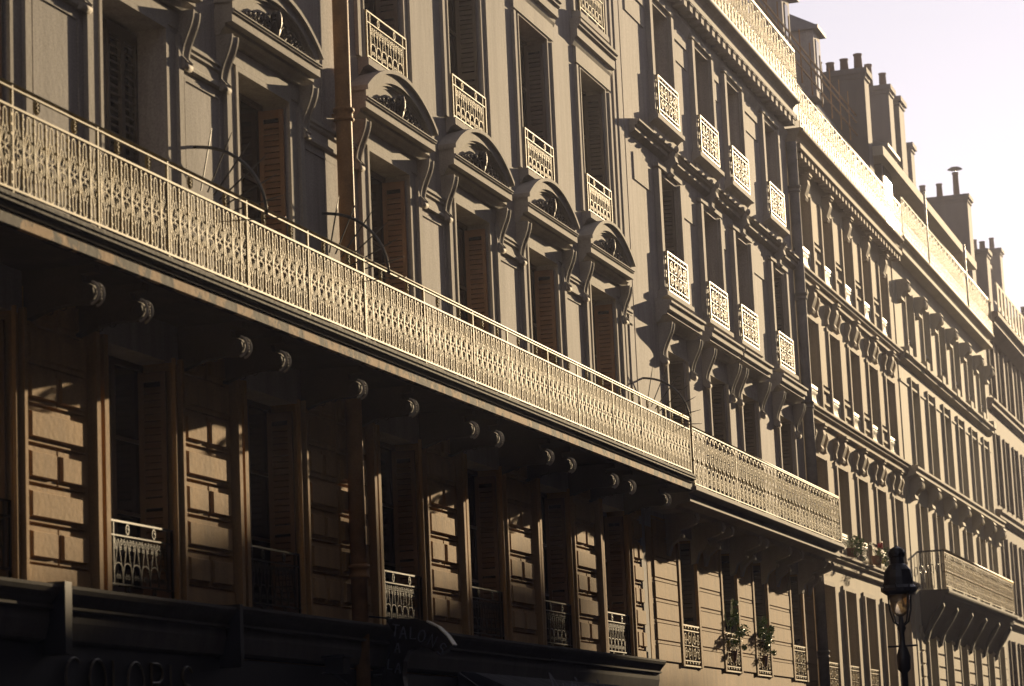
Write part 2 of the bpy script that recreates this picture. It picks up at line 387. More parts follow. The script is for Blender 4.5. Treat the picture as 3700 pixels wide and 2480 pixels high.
def rail_unit_roof(wd=.60, h=1.02):
    mb = MB(); r = .012
    for k in (0, 1):
        cx = wd*(.25+.5*k); dz = 0 if k else -.10; a = wd*.15
        mb.tube([(cx-a, 0, .02), (cx-a, 0, h-.2+dz)]+arc(cx, h-.16+dz, a, .12, 180, 0, 7)+[(cx+a, 0, h-.2+dz), (cx+a*.4, 0, h*.42)], r, 4)
        for i in range(5): mb.ball((cx, 0, .1+i*.13+dz+.1), .028, .022, .04, 5, 4)
        mb.tube([(cx, 0, 0), (cx, 0, h-.25+dz)], .009, 4)
        mb.tube([(cx-wd*.2, 0, .03)]+arc(cx, .26, wd*.2, .14, 180, 0, 7)+[(cx+wd*.2, 0, .03)], r, 4)
        mb.tube(arc(cx, .16, .045, .07, 0, 330, 8), r*.8, 4, closed=True)
    mb.tube([(0, 0, 0), (0, 0, h)], r*.9, 4); mb.tube([(wd*.5, 0, 0), (wd*.5, 0, h)], r*.7, 4)
    return mb
def balcony_rail(root, x0, x1, y, z0, h, unit, wd, material, posts=(), top=None, midz=None, name='railing', maxn=400, topr=.024):
    """a long railing: rails in one mesh, each decorative module a sub-part"""
    mb = MB(); H = h if top is None else top
    mb.box(x0, x1, y-.014, y+.014, z0-.010, z0+.010)
    mb.box(x0, x1, y-.016, y+.016, z0+h, z0+h+.020)
    if top:
        mb.box(x0, x1, y-.014, y+.014, z0+top-.044, z0+top-.030); mb.tube([(x0, y, z0+top), (x1, y, z0+top)], topr, 8)
    ro = build(name, mb, material, root)
    pm = MB().box(-.011, .011, -.012, .012, -.12, H).lathe([(.02, -.14), (.03, -.12), (.02, -.09)], 0, 0, 6).mesh('post', material)
    for x in posts: put('post', pm, ro, (x, y, z0))
    um = unit.mesh('baluster', material); n = int((x1-x0)/wd); w0 = (x1-x0)/n
    for i in range(n): 
        o = put('baluster', um, ro, (x0+i*w0, y, z0)); o.scale = (w0/wd, 1, 1)
    return ro
def guard_mesh_A(wd=1.56, h=.72, material='iron'):
    """window guard: row of gothic loops, scrolls above"""
    mb = MB(); r = .0072; 
    mb.box(-wd/2, -wd/2+.022, -.012, .012, 0, h); mb.box(wd/2-.022, wd/2, -.012, .012, 0, h)
    mb.box(-wd/2+.13, -wd/2+.145, -.008, .008, .08, h); mb.box(wd/2-.145, wd/2-.13, -.008, .008, .08, h)
    for z, t in ((h, .012), (h-.14, .009), (.10, .010), (.0, .009)): mb.box(-wd/2, wd/2, -t, t, z-t*.8, z+t*.8)
    a, b_ = -wd/2+.14, wd/2-.14; n = 6; u = (b_-a)/n; z0 = .115; z1 = h-.155
    for i in range(n):
        cx = a+u*(i+.5); hh = z1-z0
        mb.tube([(cx-u*.45, 0, z0)]+arc(cx, z0+hh*.28, u*.45, hh*.16, 180, 0, 8)+[(cx+u*.45, 0, z0)], r, 4)
        mb.tube([(cx-u*.45, 0, z0+hh*.2), (cx-u*.28, 0, z0+hh*.5), (cx-.006, 0, z1-.02)], r*.9, 4)
        mb.tube([(cx+u*.45, 0, z0+hh*.2), (cx+u*.28, 0, z0+hh*.5), (cx+.006, 0, z1-.02)], r*.9, 4)
        for sx in (-1, 1):
            mb.tube(spiral(cx+sx*u*.17, z0+.06, .030, .008, PI/2, sx*1.2, 8), .006, 4)
            mb.tube(spiral(cx+sx*u*.30, z1-.05, .036, .008, PI/2, -sx*1.3, 9), .0065, 4)
            mb.tube(spiral(cx+sx*u*.30, z1-.105, .025, .008, PI/2, sx*1.3, 7), .006, 4)
    for x in (-.3, .3):
        for z in (h-.07, .05): mb.tube(arc(x, z, .035, .05, 0, 330, 9), .009, 4, closed=True); mb.ball((x, 0, z), .016, .014, .02, 5, 4)
    return mb.mesh('window_guard', material)
def guard_mesh_B(wd=1.5, h=.72, material='iron_pale', y=-.12):
    mb = MB(); r = .0095
    def rect(a, b_, z0, z1, t):
        mb.box(a, b_, -t, t, z0-t, z0+t); mb.box(a, b_, -t, t, z1-t, z1+t); mb.box(a-t, a+t, -t, t, z0, z1); mb.box(b_-t, b_+t, -t, t, z0, z1)
    rect(-wd/2, wd/2, 0, h, .013); rect(-wd/2+.05, wd/2-.05, .09, h-.09, .009)
    for i in range(7):
        x = -wd/2+.1+(wd-.2)*i/6
        for z in (.045, h-.045): mb.ball((x, 0, z), .022, .014, .03, 5, 4)
    for sx in (-1, 1):
        for sz in (-1, 1):
            cz = h/2
            mb.tube(spiral(sx*.17, cz+sz*.13, .115, .02, PI/2*sz, -sx*sz*1.4, 15), r, 4)
            mb.tube(spiral(sx*.46, cz+sz*.14, .105, .02, -PI/2*sz, sx*sz*1.4, 15), r, 4)
            mb.tube(arc(sx*.32, cz+sz*.02, .10, .09, 0, 180*sz, 7), r*.8, 4)
            mb.ball((sx*.60, 0, cz+sz*.1), .02, .014, .03, 5, 4)
    mb.tube([(0, 0, .09), (0, 0, h-.09)], r, 4); mb.ball((0, 0, h/2), .03, .02, .03, 6, 4)
    mb.tube([(-wd/2+.05, 0, h/2), (wd/2-.05, 0, h/2)], r*.7, 4)
    # returns to the wall
    for sx in (-1, 1):
        for z in (0, h, h*.33, h*.66): mb.box(sx*wd/2-.012, sx*wd/2+.012, 0, -y+.02, z-.012, z+.012)
        for k in range(1, 4): mb.box(sx*wd/2-.008, sx*wd/2+.008, -y*k/4, -y*k/4+.012, 0, h)
    return mb.mesh('window_guard', material)

# =================================================================== BUILDING A
A = thing('apartment_building', 'nearest building with arched window pediments, brown drainpipe and a very long iron balcony', 'building', (31, 0, 0))
XA = [17.10, 20.50, 23.93, 27.33, 31.48, 34.87, 38.27, 41.67]
HW = .75
def ops(xs, hw=HW): return [(x-hw, x+hw) for x in xs]
F1X = XA
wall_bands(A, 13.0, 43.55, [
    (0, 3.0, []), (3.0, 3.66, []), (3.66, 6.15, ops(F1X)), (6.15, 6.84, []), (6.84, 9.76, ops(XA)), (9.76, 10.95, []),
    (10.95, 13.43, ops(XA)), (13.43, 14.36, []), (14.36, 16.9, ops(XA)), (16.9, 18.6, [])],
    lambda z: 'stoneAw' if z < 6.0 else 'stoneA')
build('rear_wall', MB().box(13.0, 43.55, 9.0, 9.4, 0, 18.6).box(13, 13.4, .42, 9, 0, 18.6).box(43.15, 43.55, .42, 9, 0, 18.6), 'chim', A)
build('roof', MB().box(13.0, 43.55, .0, 9.4, 18.6, 18.8), 'zinc', A)
for x in XA:
    for z0, z1 in ((3.66, 6.15), (6.84, 9.76), (10.95, 13.43), (14.36, 16.9)): backing(A, x-HW, x+HW, z0, z1)
# windows and shutters
for i, x in enumerate(XA):
    if i >= 1:
        for z0, z1, mt in ((3.66, 6.15, 'shutter_dark'), (6.84, 9.76, 'shutter'), (10.95, 13.43, 'shutter_grey')):
            if z0 == 6.84 and i == 2: continue
            window(A, x, 2*HW-.02, z0, z1-.01)
            lowkeep = (7.6 if z0 == 6.84 else 0)
            ind = (lambda z: z > 7.7) if z0 == 6.84 else ((lambda z: True) if (z0 == 3.66 and i in (2, 3)) else None)
            leaf_side(A, x+HW-.075, z0+.03, z1-.10, mt, ind=ind, pitch=.072)
            if z0 == 3.66: leaf_edges(A, x-HW, z0+.03, z1-.1, 'shutter_edge', 2)
            elif z0 == 6.84: leaf_edges(A, x-HW, z0+.03, z1-.12, 'shutter_edge', 2)
            else: leaf_edges(A, x-HW, z0+.03, z1-.08, 'shutter_edge' if i % 2 else 'shutter', 2)
        window(A, x, 2*HW-.02, 14.36, 16.89)
# closed louvred shutters in the second-floor opening of the nearest full bay
x = XA[2]
for k in range(4):
    a = x-HW+.01+k*.37; b_ = a+.36; y = .33+(.012 if k % 2 else 0)
    mb = MB().box(a, a+.05, y-.04, y, 6.86, 9.70).box(b_-.05, b_, y-.04, y, 6.86, 9.70).box(a+.05, b_-.05, y-.04, y, 9.58, 9.70).box(a+.05, b_-.05, y-.04, y, 8.1, 8.2).box(a+.05, b_-.05, y-.04, y, 6.86, 7.0)
    so_ = build('shutter', mb, 'shutter_grey', A)
    if k == 0:
        s_ = MB(); hw_ = .128
        v = [(-hw_, -.036, -.022), (hw_, -.036, -.022), (hw_, -.006, .012), (-hw_, -.006, .012), (-hw_, -.030, -.030), (hw_, -.030, -.030), (hw_, 0, .004), (-hw_, 0, .004)]
        s_._add(v, [(0, 3, 2, 1), (4, 5, 6, 7), (0, 1, 5, 4), (1, 2, 6, 5), (2, 3, 7, 6), (3, 0, 4, 7)]); sme = s_.mesh('slat', 'shutter_grey')
    z = 7.06
    while z < 9.56:
        if not 8.07 < z < 8.23 and z > 7.6: put('slat', sme, so_, ((a+b_)/2, y, z))
        z += .086
# surrounds
for i, x in enumerate(XA):
    if i == 0: continue
    xa, xb = x-HW, x+HW
    strips(A, xa, xb, 6.84, 9.76, 'trimA', inner=(.0, .06, .03), outer=(.26, .38, .055), top=False)
    build('architrave', MB().box(xa-.06, xb+.06, -.03, 0, 9.76, 9.82).box(xa-.38, xb+.38, -.018, 0, 9.83, 10.02), 'trimA', A)
    strips(A, xa, xb, 10.95, 13.43, 'trimA', inner=(.0, .04, .03), outer=(.2, .30, .05), top=False)
    mb = MB().box(xa-.30, xb+.30, -.05, 0, 13.47, 13.74); build('lintel', mb, 'trimA', A)
    build('architrave', MB().box(xa-.04, xb+.04, -.03, 0, 13.43, 13.47), 'trimA', A)
    strips(A, xa, xb, 14.36, 16.9, 'trimA', inner=(.0, .04, .03), outer=(.2, .30, .05))
    # first floor: narrow mouldings
    for (p0, p1, pj) in ((xa-.14, xa-.05, .055), (xa-.41, xa-.33, .105), (xb+.02, xb+.05, .04), (xb+.15, xb+.205, .06)): build('architrave', MB().box(p0, p1, -pj, 0, 3.66, 6.2), 'stoneAw', A)
    # third-floor cornice, sill, apron; fourth-floor sill
    cornice(A, x-1.16, x+1.16, [(.03, 13.74), (.06, 13.80), (.07, 13.86), (.12, 13.88), (.12, 14.03), (.16, 14.06), (.16, 14.10), (.19, 14.12), (.19, 14.17), (.02, 14.20)], 'trimA')
    cornice(A, x-.98, x+.93, [(.02, 10.72), (.05, 10.76), (.07, 10.80), (.15, 10.83), (.15, 10.92), (.12, 10.94)], 'trimA', 'sill')
    build('apron', MB().box(x-.80, x+.75, -.03, 0, 10.55, 10.72), 'trimA', A)
    cornice(A, x-1.0, x+.75, [(.04, 14.22), (.15, 14.25), (.15, 14.345), (.10, 14.36)], 'trimA', 'sill')
# impost string course between the second-floor windows
for i in range(1, len(XA)):
    xa = XA[i]+HW+.38; xb = (XA[i+1]-HW-.38) if i+1 < len(XA) else 43.4
    for z0, z1, p in ((9.46, 9.50, .045), (9.50, 9.58, .03), (9.64, 9.68, .05), (9.68, 9.74, .035)):
        pass
    cornice(A, xa, xb, [(.02, 9.42), (.045, 9.44), (.045, 9.48), (.025, 9.50), (.025, 9.60), (.05, 9.62), (.05, 9.655), (.07, 9.67), (.07, 9.71), (.01, 9.73)], 'trimA', 'string_course')
    # raised field on the wall panel below
    mb = MB(); z0, z1 = 7.0, 9.34; a, b_ = xa+.10, xb-.10
    mb.box(a, a+.03, -.014, 0, z0, z1).box(b_-.03, b_, -.014, 0, z0, z1).box(a+.03, b_-.03, -.014, 0, z1-.03, z1)
    build('panel_moulding', mb, 'stoneA', A)
# pediments
def pediment(x):
    p = MB()
    R = 2.17; zc = 10.92-R
    def arcpts(Rr, hw, n=25):
        a = math.asin(min(.999, hw/Rr)); return [(Rr*math.sin(-a+2*a*i/(n-1)), zc+Rr*math.cos(-a+2*a*i/(n-1))) for i in range(n)]
    def band(Ro, Ri, hw, p0, p1):
        o = arcpts(Ro, hw); q = arcpts(Ri, hw)
        for i in range(len(o)-1):
            v = [(x+o[i][0], -p1, o[i][1]), (x+o[i+1][0], -p1, o[i+1][1]), (x+q[i+1][0], -p1, q[i+1][1]), (x+q[i][0], -p1, q[i][1]),
                 (x+o[i][0], -p0, o[i][1]), (x+o[i+1][0], -p0, o[i+1][1]), (x+q[i+1][0], -p0, q[i+1][1]), (x+q[i][0], -p0, q[i][1])]
            fs = [(3, 2, 1, 0), (0, 1, 5, 4), (7, 6, 2, 3)]
            if i == 0: fs.append((0, 4, 7, 3))
            if i == len(o)-2: fs.append((1, 2, 6, 5))
            p._add(v, fs)
    band(R, R-.05, 1.33, 0, .26); band(R-.05, R-.17, 1.29, 0, .215); band(R-.17, R-.20, 1.25, 0, .185); band(R-.20, R-.235, 1.2, 0, .15)
    o = build('pediment', p, 'trimA', A)
    # stub ends above the shelf, then the shelf
    q = MB().box(x-1.30, x-1.12, -.205, -.004, 10.31, 10.44).box(x+1.12, x+1.30, -.205, -.004, 10.31, 10.44)
    q.sweepx([(0, 10.04), (-.06, 10.04), (-.09, 10.10), (-.13, 10.13), (-.13, 10.17), (-.215, 10.18), (-.215, 10.275), (-.235, 10.285), (-.235, 10.30), (-.25, 10.31), (-.25, 10.325), (0, 10.335)], x-1.31, x+1.31)
    ty = arcpts(R-.232, 1.16, 21); q.prism_xz([(x+u, z) for u, z in ty if z > 10.34]+[(x+1.12, 10.33), (x-1.12, 10.33)], -.135, 0)
    build('shelf', q, 'trimA', o)
    niche = arcpts(R-.33, .95, 17)
    build('niche', MB().prism_xz([(x+u, z) for u, z in niche if z > 10.355]+[(x+.93, 10.35), (x-.93, 10.35)], -.139, -.136), 'soot_shade', o)
    c = MB()
    c.ball((x, -.08, 10.50), .10, .06, .17, 8, 6); c.ball((x-.02, -.13, 10.54), .05, .04, .12, 7, 5)
    for q in (-1, 1):
        for t_ in range(3): c.tube([(x+q*.04, -.10, 10.42+.05*t_), (x+q*(.12-.02*t_), -.12, 10.50+.05*t_), (x+q*(.15-.03*t_), -.09, 10.47+.06*t_)], .015, 5)
    for s in (-1, 1):
        for k, (dx, r) in enumerate(((.23, .105), (.43, .085), (.60, .064), (.74, .048), (.86, .03))):
            c.tube(spiral(x+s*dx, 10.345+r*1.1, r, .012, PI/2, -s*1.6, 15, y=-.075), .021, 5)
            c.ball((x+s*dx, -.06, 10.345+r*1.1), r*.4, .03, r*.4, 6, 4)
        c.tube([(x+s*.1, -.05, 10.37), (x+s*.5, -.05, 10.355), (x+s*.88, -.05, 10.35)], .018, 5)
    for s in (-1, 1):
        for k in range(7): c.tube([(x+s*(.16+.11*k), -.04, 10.36), (x+s*(.20+.11*k), -.09, 10.50-.02*k), (x+s*(.25+.11*k), -.05, 10.47-.022*k)], [.012, .016, .006], 4)
    c.v = [(p[0], p[1]-.115, p[2]-.01) for p in c.v]
    build('carving', c, 'carve', o)
cm = console_mesh(.60, .185, .19, 'trimA')
for i, x in enumerate(XA):
    if i == 0: continue
    pediment(x)
    for s in (-1, 1): put('console', cm, A, (x+s*1.19, 0, 10.04))
# rusticated first-floor piers: every block its own part
rng = random.Random(3)
def block(xa, xb, za, zb):
    t = rng.uniform(-.004, .004)
    mb = MB().frus(xa+.008, xb-.008, za+.014, zb-.014, 0, -.030+t, .006)
    mb.frus(xa+.05, xb-.05, za+.062, zb-.062, -.030+t, -.062+t, .012)
    build('stone_block', mb, 'stoneAw', A)
for i in range(0, len(XA)):
    xa = XA[i]+HW+.22; xb = XA[i+1]-HW-.50 if i+1 < len(XA) else 43.3
    if i == 0: continue
    segs = [(xa, xb)]
    if i == 3: segs = [(xa, 29.22), (29.30, xb)]
    build('plinth', MB().box(xa-.02, xb+.02, -.045, 0, 3.66, 3.83), 'stoneAw', A)
    for (sa, sb) in segs:
        z = 3.84; k = 0
        while z < 6.1:
            zb = z+.37
            if k % 2 == 0 and sb-sa > .5: block(sa, (sa+sb)/2-.004, z, zb); block((sa+sb)/2+.004, sb, z, zb)
            else: block(sa, sb, z, zb)
            z = zb; k += 1
# right-hand edge of the building: quoin strips
build('quoin', MB().box(42.98, 43.10, -.03, 0, 6.84, 18.6).box(43.2, 43.5, -.045, 0, 3.66, 18.6), 'stoneA', A)
# balcony slab
sl = MB().sweepx([(0, 6.70), (-.84, 6.70), (-.86, 6.735), (-.885, 6.76), (-.885, 6.79), (-.90, 6.80), (-.90, 6.835), (-.80, 6.86), (0, 6.86)], 13.5, 43.93)
bal = build('balcony', sl, 'soot_shade', A)
build('soffit_shade', MB().box(13.6, 43.9, -.78, 0, 6.555, 6.568), 'soot_shade', bal)  # added dark sheet: shade under the slab put in as colour
build('fascia', MB().sweepx([(0, 6.57), (-.80, 6.57), (-.82, 6.58), (-.82, 6.675), (-.80, 6.70), (0, 6.70)], 13.5, 43.93), 'fascia', bal)
postsA = [18.2, 19.8, 21.43, 22.93, 24.86, 26.55, 28.28, 30.35, 32.25, 33.71, 35.59, 37.08, 39.0, 40.7, 42.3, 43.90]
rA = balcony_rail(A, 17.0, 43.9, -.82, 6.90, .72, rail_unit_A(h=.72), .212, 'iron', posts=postsA, top=.935, topr=.015)
med = MB(); med.tube(arc(0, 0, .045, .062, 0, 330, 11), .012, 5, closed=True); med.tube([(0, 0, -.055), (0, 0, .055)], .009, 4); med.ball((0, 0, 0), .018, .018, .018, 6, 4); med.ball((0, 0, .036), .015, .015, .015, 6, 4); med.ball((0, 0, -.036), .015, .015, .015, 6, 4)
medm = med.mesh('medallion', 'iron')
for a, b_ in zip(postsA[:-1], postsA[1:]):
    for t in (.28, .72): put('medallion', medm, rA, (a+(b_-a)*t, -.82, 6.90+.72+.11))
# balcony brackets
bk = MB(); prof = [(0, -.50)]
for i in range(12):
    t = i/11; prof.append((-(.02+.62*t), -.48+.10*t+.045*math.sin(t*PI)))
prof += [(-.68, -.375), (-.72, -.345), (-.738, -.29), (-.72, -.225), (-.69, -.195), (-.62, -.18), (-.60, -.10), (-.74, -.09), (-.74, 0), (0, 0)]
bk.sweepx(prof, -.060, .060)
for s in (-1, 1):
    for r in (.075, .04): bk.tube([(s*.063, -.68+r*math.cos(a*PI/6), -.285+r*math.sin(a*PI/6)) for a in range(12)], .007, 4, closed=True)
    for q in range(3): bk.tube([(s*.063, -.50+.14*q+.04*math.cos(a*PI/4), -.33-.03*q+.04*math.sin(a*PI/4)) for a in range(8)], .006, 4, closed=True)
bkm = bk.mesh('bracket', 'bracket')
vm = MB()
for s in (-1, 1):
    vm.tube([(s*.055, -.70-.085*math.cos(a), -.285+.105*math.sin(a)) for a in [-1.5+2.9*i/11 for i in range(12)]], .014, 6)
for i in range(5): vm.ball((0, -.778, -.22-.030*i), .012, .012, .013, 5, 4)
vmm = vm.mesh('volute', 'trimA')
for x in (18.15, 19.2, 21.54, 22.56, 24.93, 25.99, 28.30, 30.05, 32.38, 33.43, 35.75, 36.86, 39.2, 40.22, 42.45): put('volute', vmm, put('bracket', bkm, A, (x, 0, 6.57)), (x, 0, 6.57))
# spiked fan guards closing the balcony
def fan(x):
    mb = MB(); zc = 7.78
    mb.tube([(x, .02, zc+.84)]+[(x, -.83*math.sin(a*PI/24), zc+.83*math.cos(a*PI/24)) for a in range(1, 13)], .019, 6)
    for k in range(7):
        a = math.radians(12+k*13.5)
        mb.tube([(x, -.35*math.sin(a), zc+.35*math.cos(a)), (x, -.9*math.sin(a), zc+.9*math.cos(a)), (x, -1.05*math.sin(a), zc+1.05*math.cos(a))], [.010, .010, .004], 4)
    build('spiked_guard', mb, 'black_iron', A)
for x in (25.39, 29.11, 43.98): fan(x)
# window guards
gA = guard_mesh_A(1.50, .70, 'iron'); gAd = guard_mesh_A(1.50, .72, 'iron_shaded')
for i, x in enumerate(XA):
    if i == 0: continue
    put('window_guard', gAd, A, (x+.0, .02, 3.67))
    put('window_guard', gA, A, (x+.02, -.035, 10.93))
    put('window_guard', gA, A, (x+.02, -.06, 14.40))
# drainpipe
def pipe(root, x, y, z0, z1, r, collars, material):
    mb = MB().lathe([(r, z0), (r, z1)], x, y, 16)
    po = build('drainpipe', mb, material, root)
    for z in collars:
        build('collar', MB().lathe([(r+.004, z-.09), (r+.03, z-.08), (r+.03, z-.055), (r+.014, z-.05), (r+.014, z+.03), (r+.032, z+.035), (r+.032, z+.075), (r+.004, z+.085)], x, y, 16).box(x-.03, x+.03, y, .02, z-.02, z+.02), material, po)
pipe(A, 29.52, -.16, 0.1, 19, .10, (4.28, 7.1, 9.93, 12.9, 15.8), 'pipe')
# rough render patch beside the pipe
pt = MB(); zs = [6.9+.3*i for i in range(39)]; e1 = [29.18+rng.uniform(-.03, .03) for _ in zs]; e2 = [29.95+rng.uniform(-.05, .05) for _ in zs]
for i in range(len(zs)-1): pt.prism_xz([(e1[i], zs[i]), (e2[i], zs[i]), (e2[i+1], zs[i+1]), (e1[i+1], zs[i+1])], -.003, -.012)
build('render_patch', pt, 'stoneA', A)
# shop cornice in lengths
for a, b_, dz in ((14, 21.55, 0), (21.7, 25.48, 0), (25.58, 30.3, .02), (30.42, 37.0, .03), (37.0, 43.4, .04)):
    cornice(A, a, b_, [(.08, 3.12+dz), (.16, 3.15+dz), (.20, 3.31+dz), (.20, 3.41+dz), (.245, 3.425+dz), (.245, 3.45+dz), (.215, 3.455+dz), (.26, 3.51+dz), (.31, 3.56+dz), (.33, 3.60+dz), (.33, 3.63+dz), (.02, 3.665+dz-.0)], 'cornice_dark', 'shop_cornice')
for a in (21.55, 25.48, 30.3): build('cornice_stop', MB().box(a+.005, a+(.14 if a < 22 else .09 if a < 26 else .11), -.36, 0, 3.0, 3.66), 'shop', A)
build('shop_front', MB().box(13.5, 43.4, -.12, 0, 2.45, 3.11).box(13.5, 43.4, -.05, 0, .15, 2.45), 'shop', A)

# =================================================================== SIGNS, AWNING
def text_mesh(s, size, depth, name, material, font=None):
    cu = bpy.data.curves.new('t', 'FONT'); cu.body = s; cu.size = size; cu.extrude = depth; cu.align_x = 'LEFT'
    ob = bpy.data.objects.new('t', cu); COL.objects.link(ob)
    bpy.context.view_layer.update()
    dg = bpy.context.evaluated_depsgraph_get(); me = bpy.data.meshes.new_from_object(ob.evaluated_get(dg)); me.name = name
    bpy.data.objects.remove(ob); me.materials.clear(); me.materials.append(M[material]); return me
def outline_letter(ch, w_, h_, r, name, material):
    """tube letters, local x right / z up"""
    S = {'C': [arc(w_/2, h_/2, w_/2, h_/2, 50, 310, 14)], 'O': [arc(w_/2, h_/2, w_/2, h_/2, 0, 360, 18)],
         'L': [[(0, 0, h_), (0, 0, 0), (w_*.8, 0, 0)]], 'I': [[(0, 0, h_), (0, 0, 0)]],
         'R': [[(0, 0, 0), (0, 0, h_)]+arc(w_*.4, h_*.76, w_*.45, h_*.24, 90, -90, 8)+[(0, 0, h_*.52)], [(w_*.35, 0, h_*.52), (w_*.85, 0, 0)]],
         'S': [[(w_*.85, 0, h_*.85)]+arc(w_*.45, h_*.74, w_*.38, h_*.24, 60, 250, 8)+arc(w_*.45, h_*.27, w_*.4, h_*.25, 80, -140, 9)],
         'T': [[(0, 0, h_), (w_, 0, h_)], [(w_/2, 0, h_), (w_/2, 0, 0)]], 'A': [[(0, 0, 0), (w_*.45, 0, h_), (w_*.55, 0, h_), (w_, 0, 0)], [(w_*.2, 0, h_*.4), (w_*.8, 0, h_*.4)]],
         'N': [[(0, 0, 0), (0, 0, h_), (w_*.85, 0, 0), (w_*.85, 0, h_)]]}[ch]
    mb = MB()
    for p in S: mb.tube(p, r, 5)
    return mb.mesh(name, material)
cs = thing('shop_sign', 'dull gilt COLORIS letters on the dark shop front under the stone cornice', 'sign', (23.2, -.12, 2.65))
for ch, x0, w_ in (('C', 21.98, .34), ('O', 22.46, .34), ('L', 22.96, .3), ('O', 23.27, .36), ('R', 23.80, .3), ('I', 24.24, .1), ('S', 24.50, .3)):
    put('letter', outline_letter(ch, w_, .40, .014, 'letter', 'gilt'), cs, (x0, -.135, 2.60))
ts = thing('hanging_sign', 'black curved hanging sign reading TALONS A LA with a pale bent top edge', 'sign', (30.0, -.2, 3.5))
# the sign hangs square to the wall (plane x = const), outline traced in y-z
up_ = [(-.33, 3.72), (-.50, 3.715), (-.70, 3.705), (-.85, 3.665), (-.99, 3.59), (-1.10, 3.48), (-1.18, 3.36)]
lo_ = [(-1.00, 3.25), (-.86, 3.34), (-.72, 3.36), (-.60, 3.32), (-.54, 3.20), (-.52, 3.02), (-.55, 2.85), (-.22, 2.85), (-.26, 3.05), (-.36, 3.30), (-.46, 3.42), (-.44, 3.55), (-.38, 3.62)]
pl = up_+lo_; sgb = MB(); nn = len(pl)
sgb._add([(29.93, y, z) for y, z in pl]+[(30.07, y, z) for y, z in pl], [tuple(range(nn)), tuple(range(nn, 2*nn))[::-1]]+[(i, i+nn, (i+1) % nn+nn, (i+1) % nn) for i in range(nn)])
build('sign_board', sgb, 'sign', ts)
rim = MB().sweepx([(0, 0)], 0, 0) if False else MB()
for i in range(3, 6):
    (ya, za), (yb, zb) = up_[i], up_[i+1]
    rim._add([(29.925, ya, za+.006), (30.075, ya, za+.006), (30.075, yb, zb+.006), (29.925, yb, zb+.006), (29.925, ya-.0, za-.012), (29.925, yb, zb-.012)], [(0, 1, 2, 3), (0, 3, 5, 4)])
build('sign_rim', rim, 'iron_white', ts)
build('sign_arm', MB().tube([(30, 0.0, 3.78), (30, -.32, 3.735), (30, -.42, 3.70)], .012, 6).tube([(30, 0, 3.05), (30, -.3, 3.05)], .015, 6), 'black_iron', ts)
def sign_letter(ch, y, z, h_, ang):
    me = outline_letter(ch, h_*.6, h_, .0075, 'letter', 'tube')
    o = put('letter', me, ts, (29.915, y, z), (0, 0, 0)); o.rotation_euler = (Matrix.Rotation(-math.radians(90), 3, 'Z') @ Matrix.Rotation(math.radians(ang), 3, 'Y')).to_euler()
for ch, y, z, a in (('T', -.40, 3.58, 10), ('A', -.505, 3.545, 5), ('L', -.64, 3.535, 5), ('O', -.73, 3.50, 15), ('N', -.86, 3.45, 28), ('S', -.965, 3.36, 38)): sign_letter(ch, y, z-.07, .14, a)
for ch, y, z in (('A', -.43, 3.36), ('L', -.34, 3.17), ('A', -.43, 3.12)): sign_letter(ch, y, z-.05, .115, 8)
sb = thing('lantern_sign', 'small boxy bracket lamp hanging under the stone cornice near the black sign', 'lamp', (28.3, -.3, 3.2))
build('lamp_box', MB().box(28.24, 28.46, -.42, -.2, 3.02, 3.2).box(28.2, 28.5, -.45, -.17, 3.2, 3.23), 'shop', sb)
build('bracket', MB().tube([(28.35, 0, 3.05), (28.35, -.25, 3.02), (28.35, -.42, 2.9)], .012, 5), 'black_iron', sb)
aw = thing('shop_awning', 'dark folded canvas awning with faint slanting Antiquites lettering', 'awning', (36, -.3, 3.2))
am = MB(); N_ = 60
xs_ = [33.15+(40.6-33.15)*i/N_ for i in range(N_+1)]
vs = []; fs = []
for i, x in enumerate(xs_):
    wv = .02*math.sin(i*1.7)+.012*math.sin(i*.6)
    for (p, z) in ((.10, 3.20), (.35, 3.17), (.75, 2.98+wv), (1.05, 2.72+wv), (1.07, 2.45+wv)): vs.append((x, -p-wv, z))
for i in range(N_):
    for j in range(4): a = i*5+j; fs.append((a, a+1, a+6, a+5))
am._add(vs, fs, True)
am._add([(33.15, -p, z) for p, z in ((.10, 3.20), (.35, 3.17), (.75, 2.98), (1.05, 2.72), (1.07, 2.45), (.1, 2.5))], [(0, 1, 2, 3, 4, 5)])
am._add([(40.6, -p, z) for p, z in ((.10, 3.20), (.35, 3.17), (.75, 2.98), (1.05, 2.72), (1.07, 2.45), (.1, 2.5))], [(5, 4, 3, 2, 1, 0)])
build('canvas', am, 'canvas', aw)
lt = text_mesh('Antiquites', .62, .004, 'lettering', 'canvas_print'); 
lo2 = put('lettering', lt, aw, (35.0, -.44, 3.02)); lo2.rotation_euler = (math.radians(66), 0, 0); lo2.location = Vector((34.6, -1.02, 2.80))-WL[aw]; lo2.scale = (1.5, 1, 1)
build('awning_stay', MB().tube([(33.1, -.05, 3.25), (33.1, -1.05, 2.5)], .012, 5).tube([(33.3, -.05, 3.28), (33.45, -1.05, 2.6)], .008, 5), 'black_iron', aw)

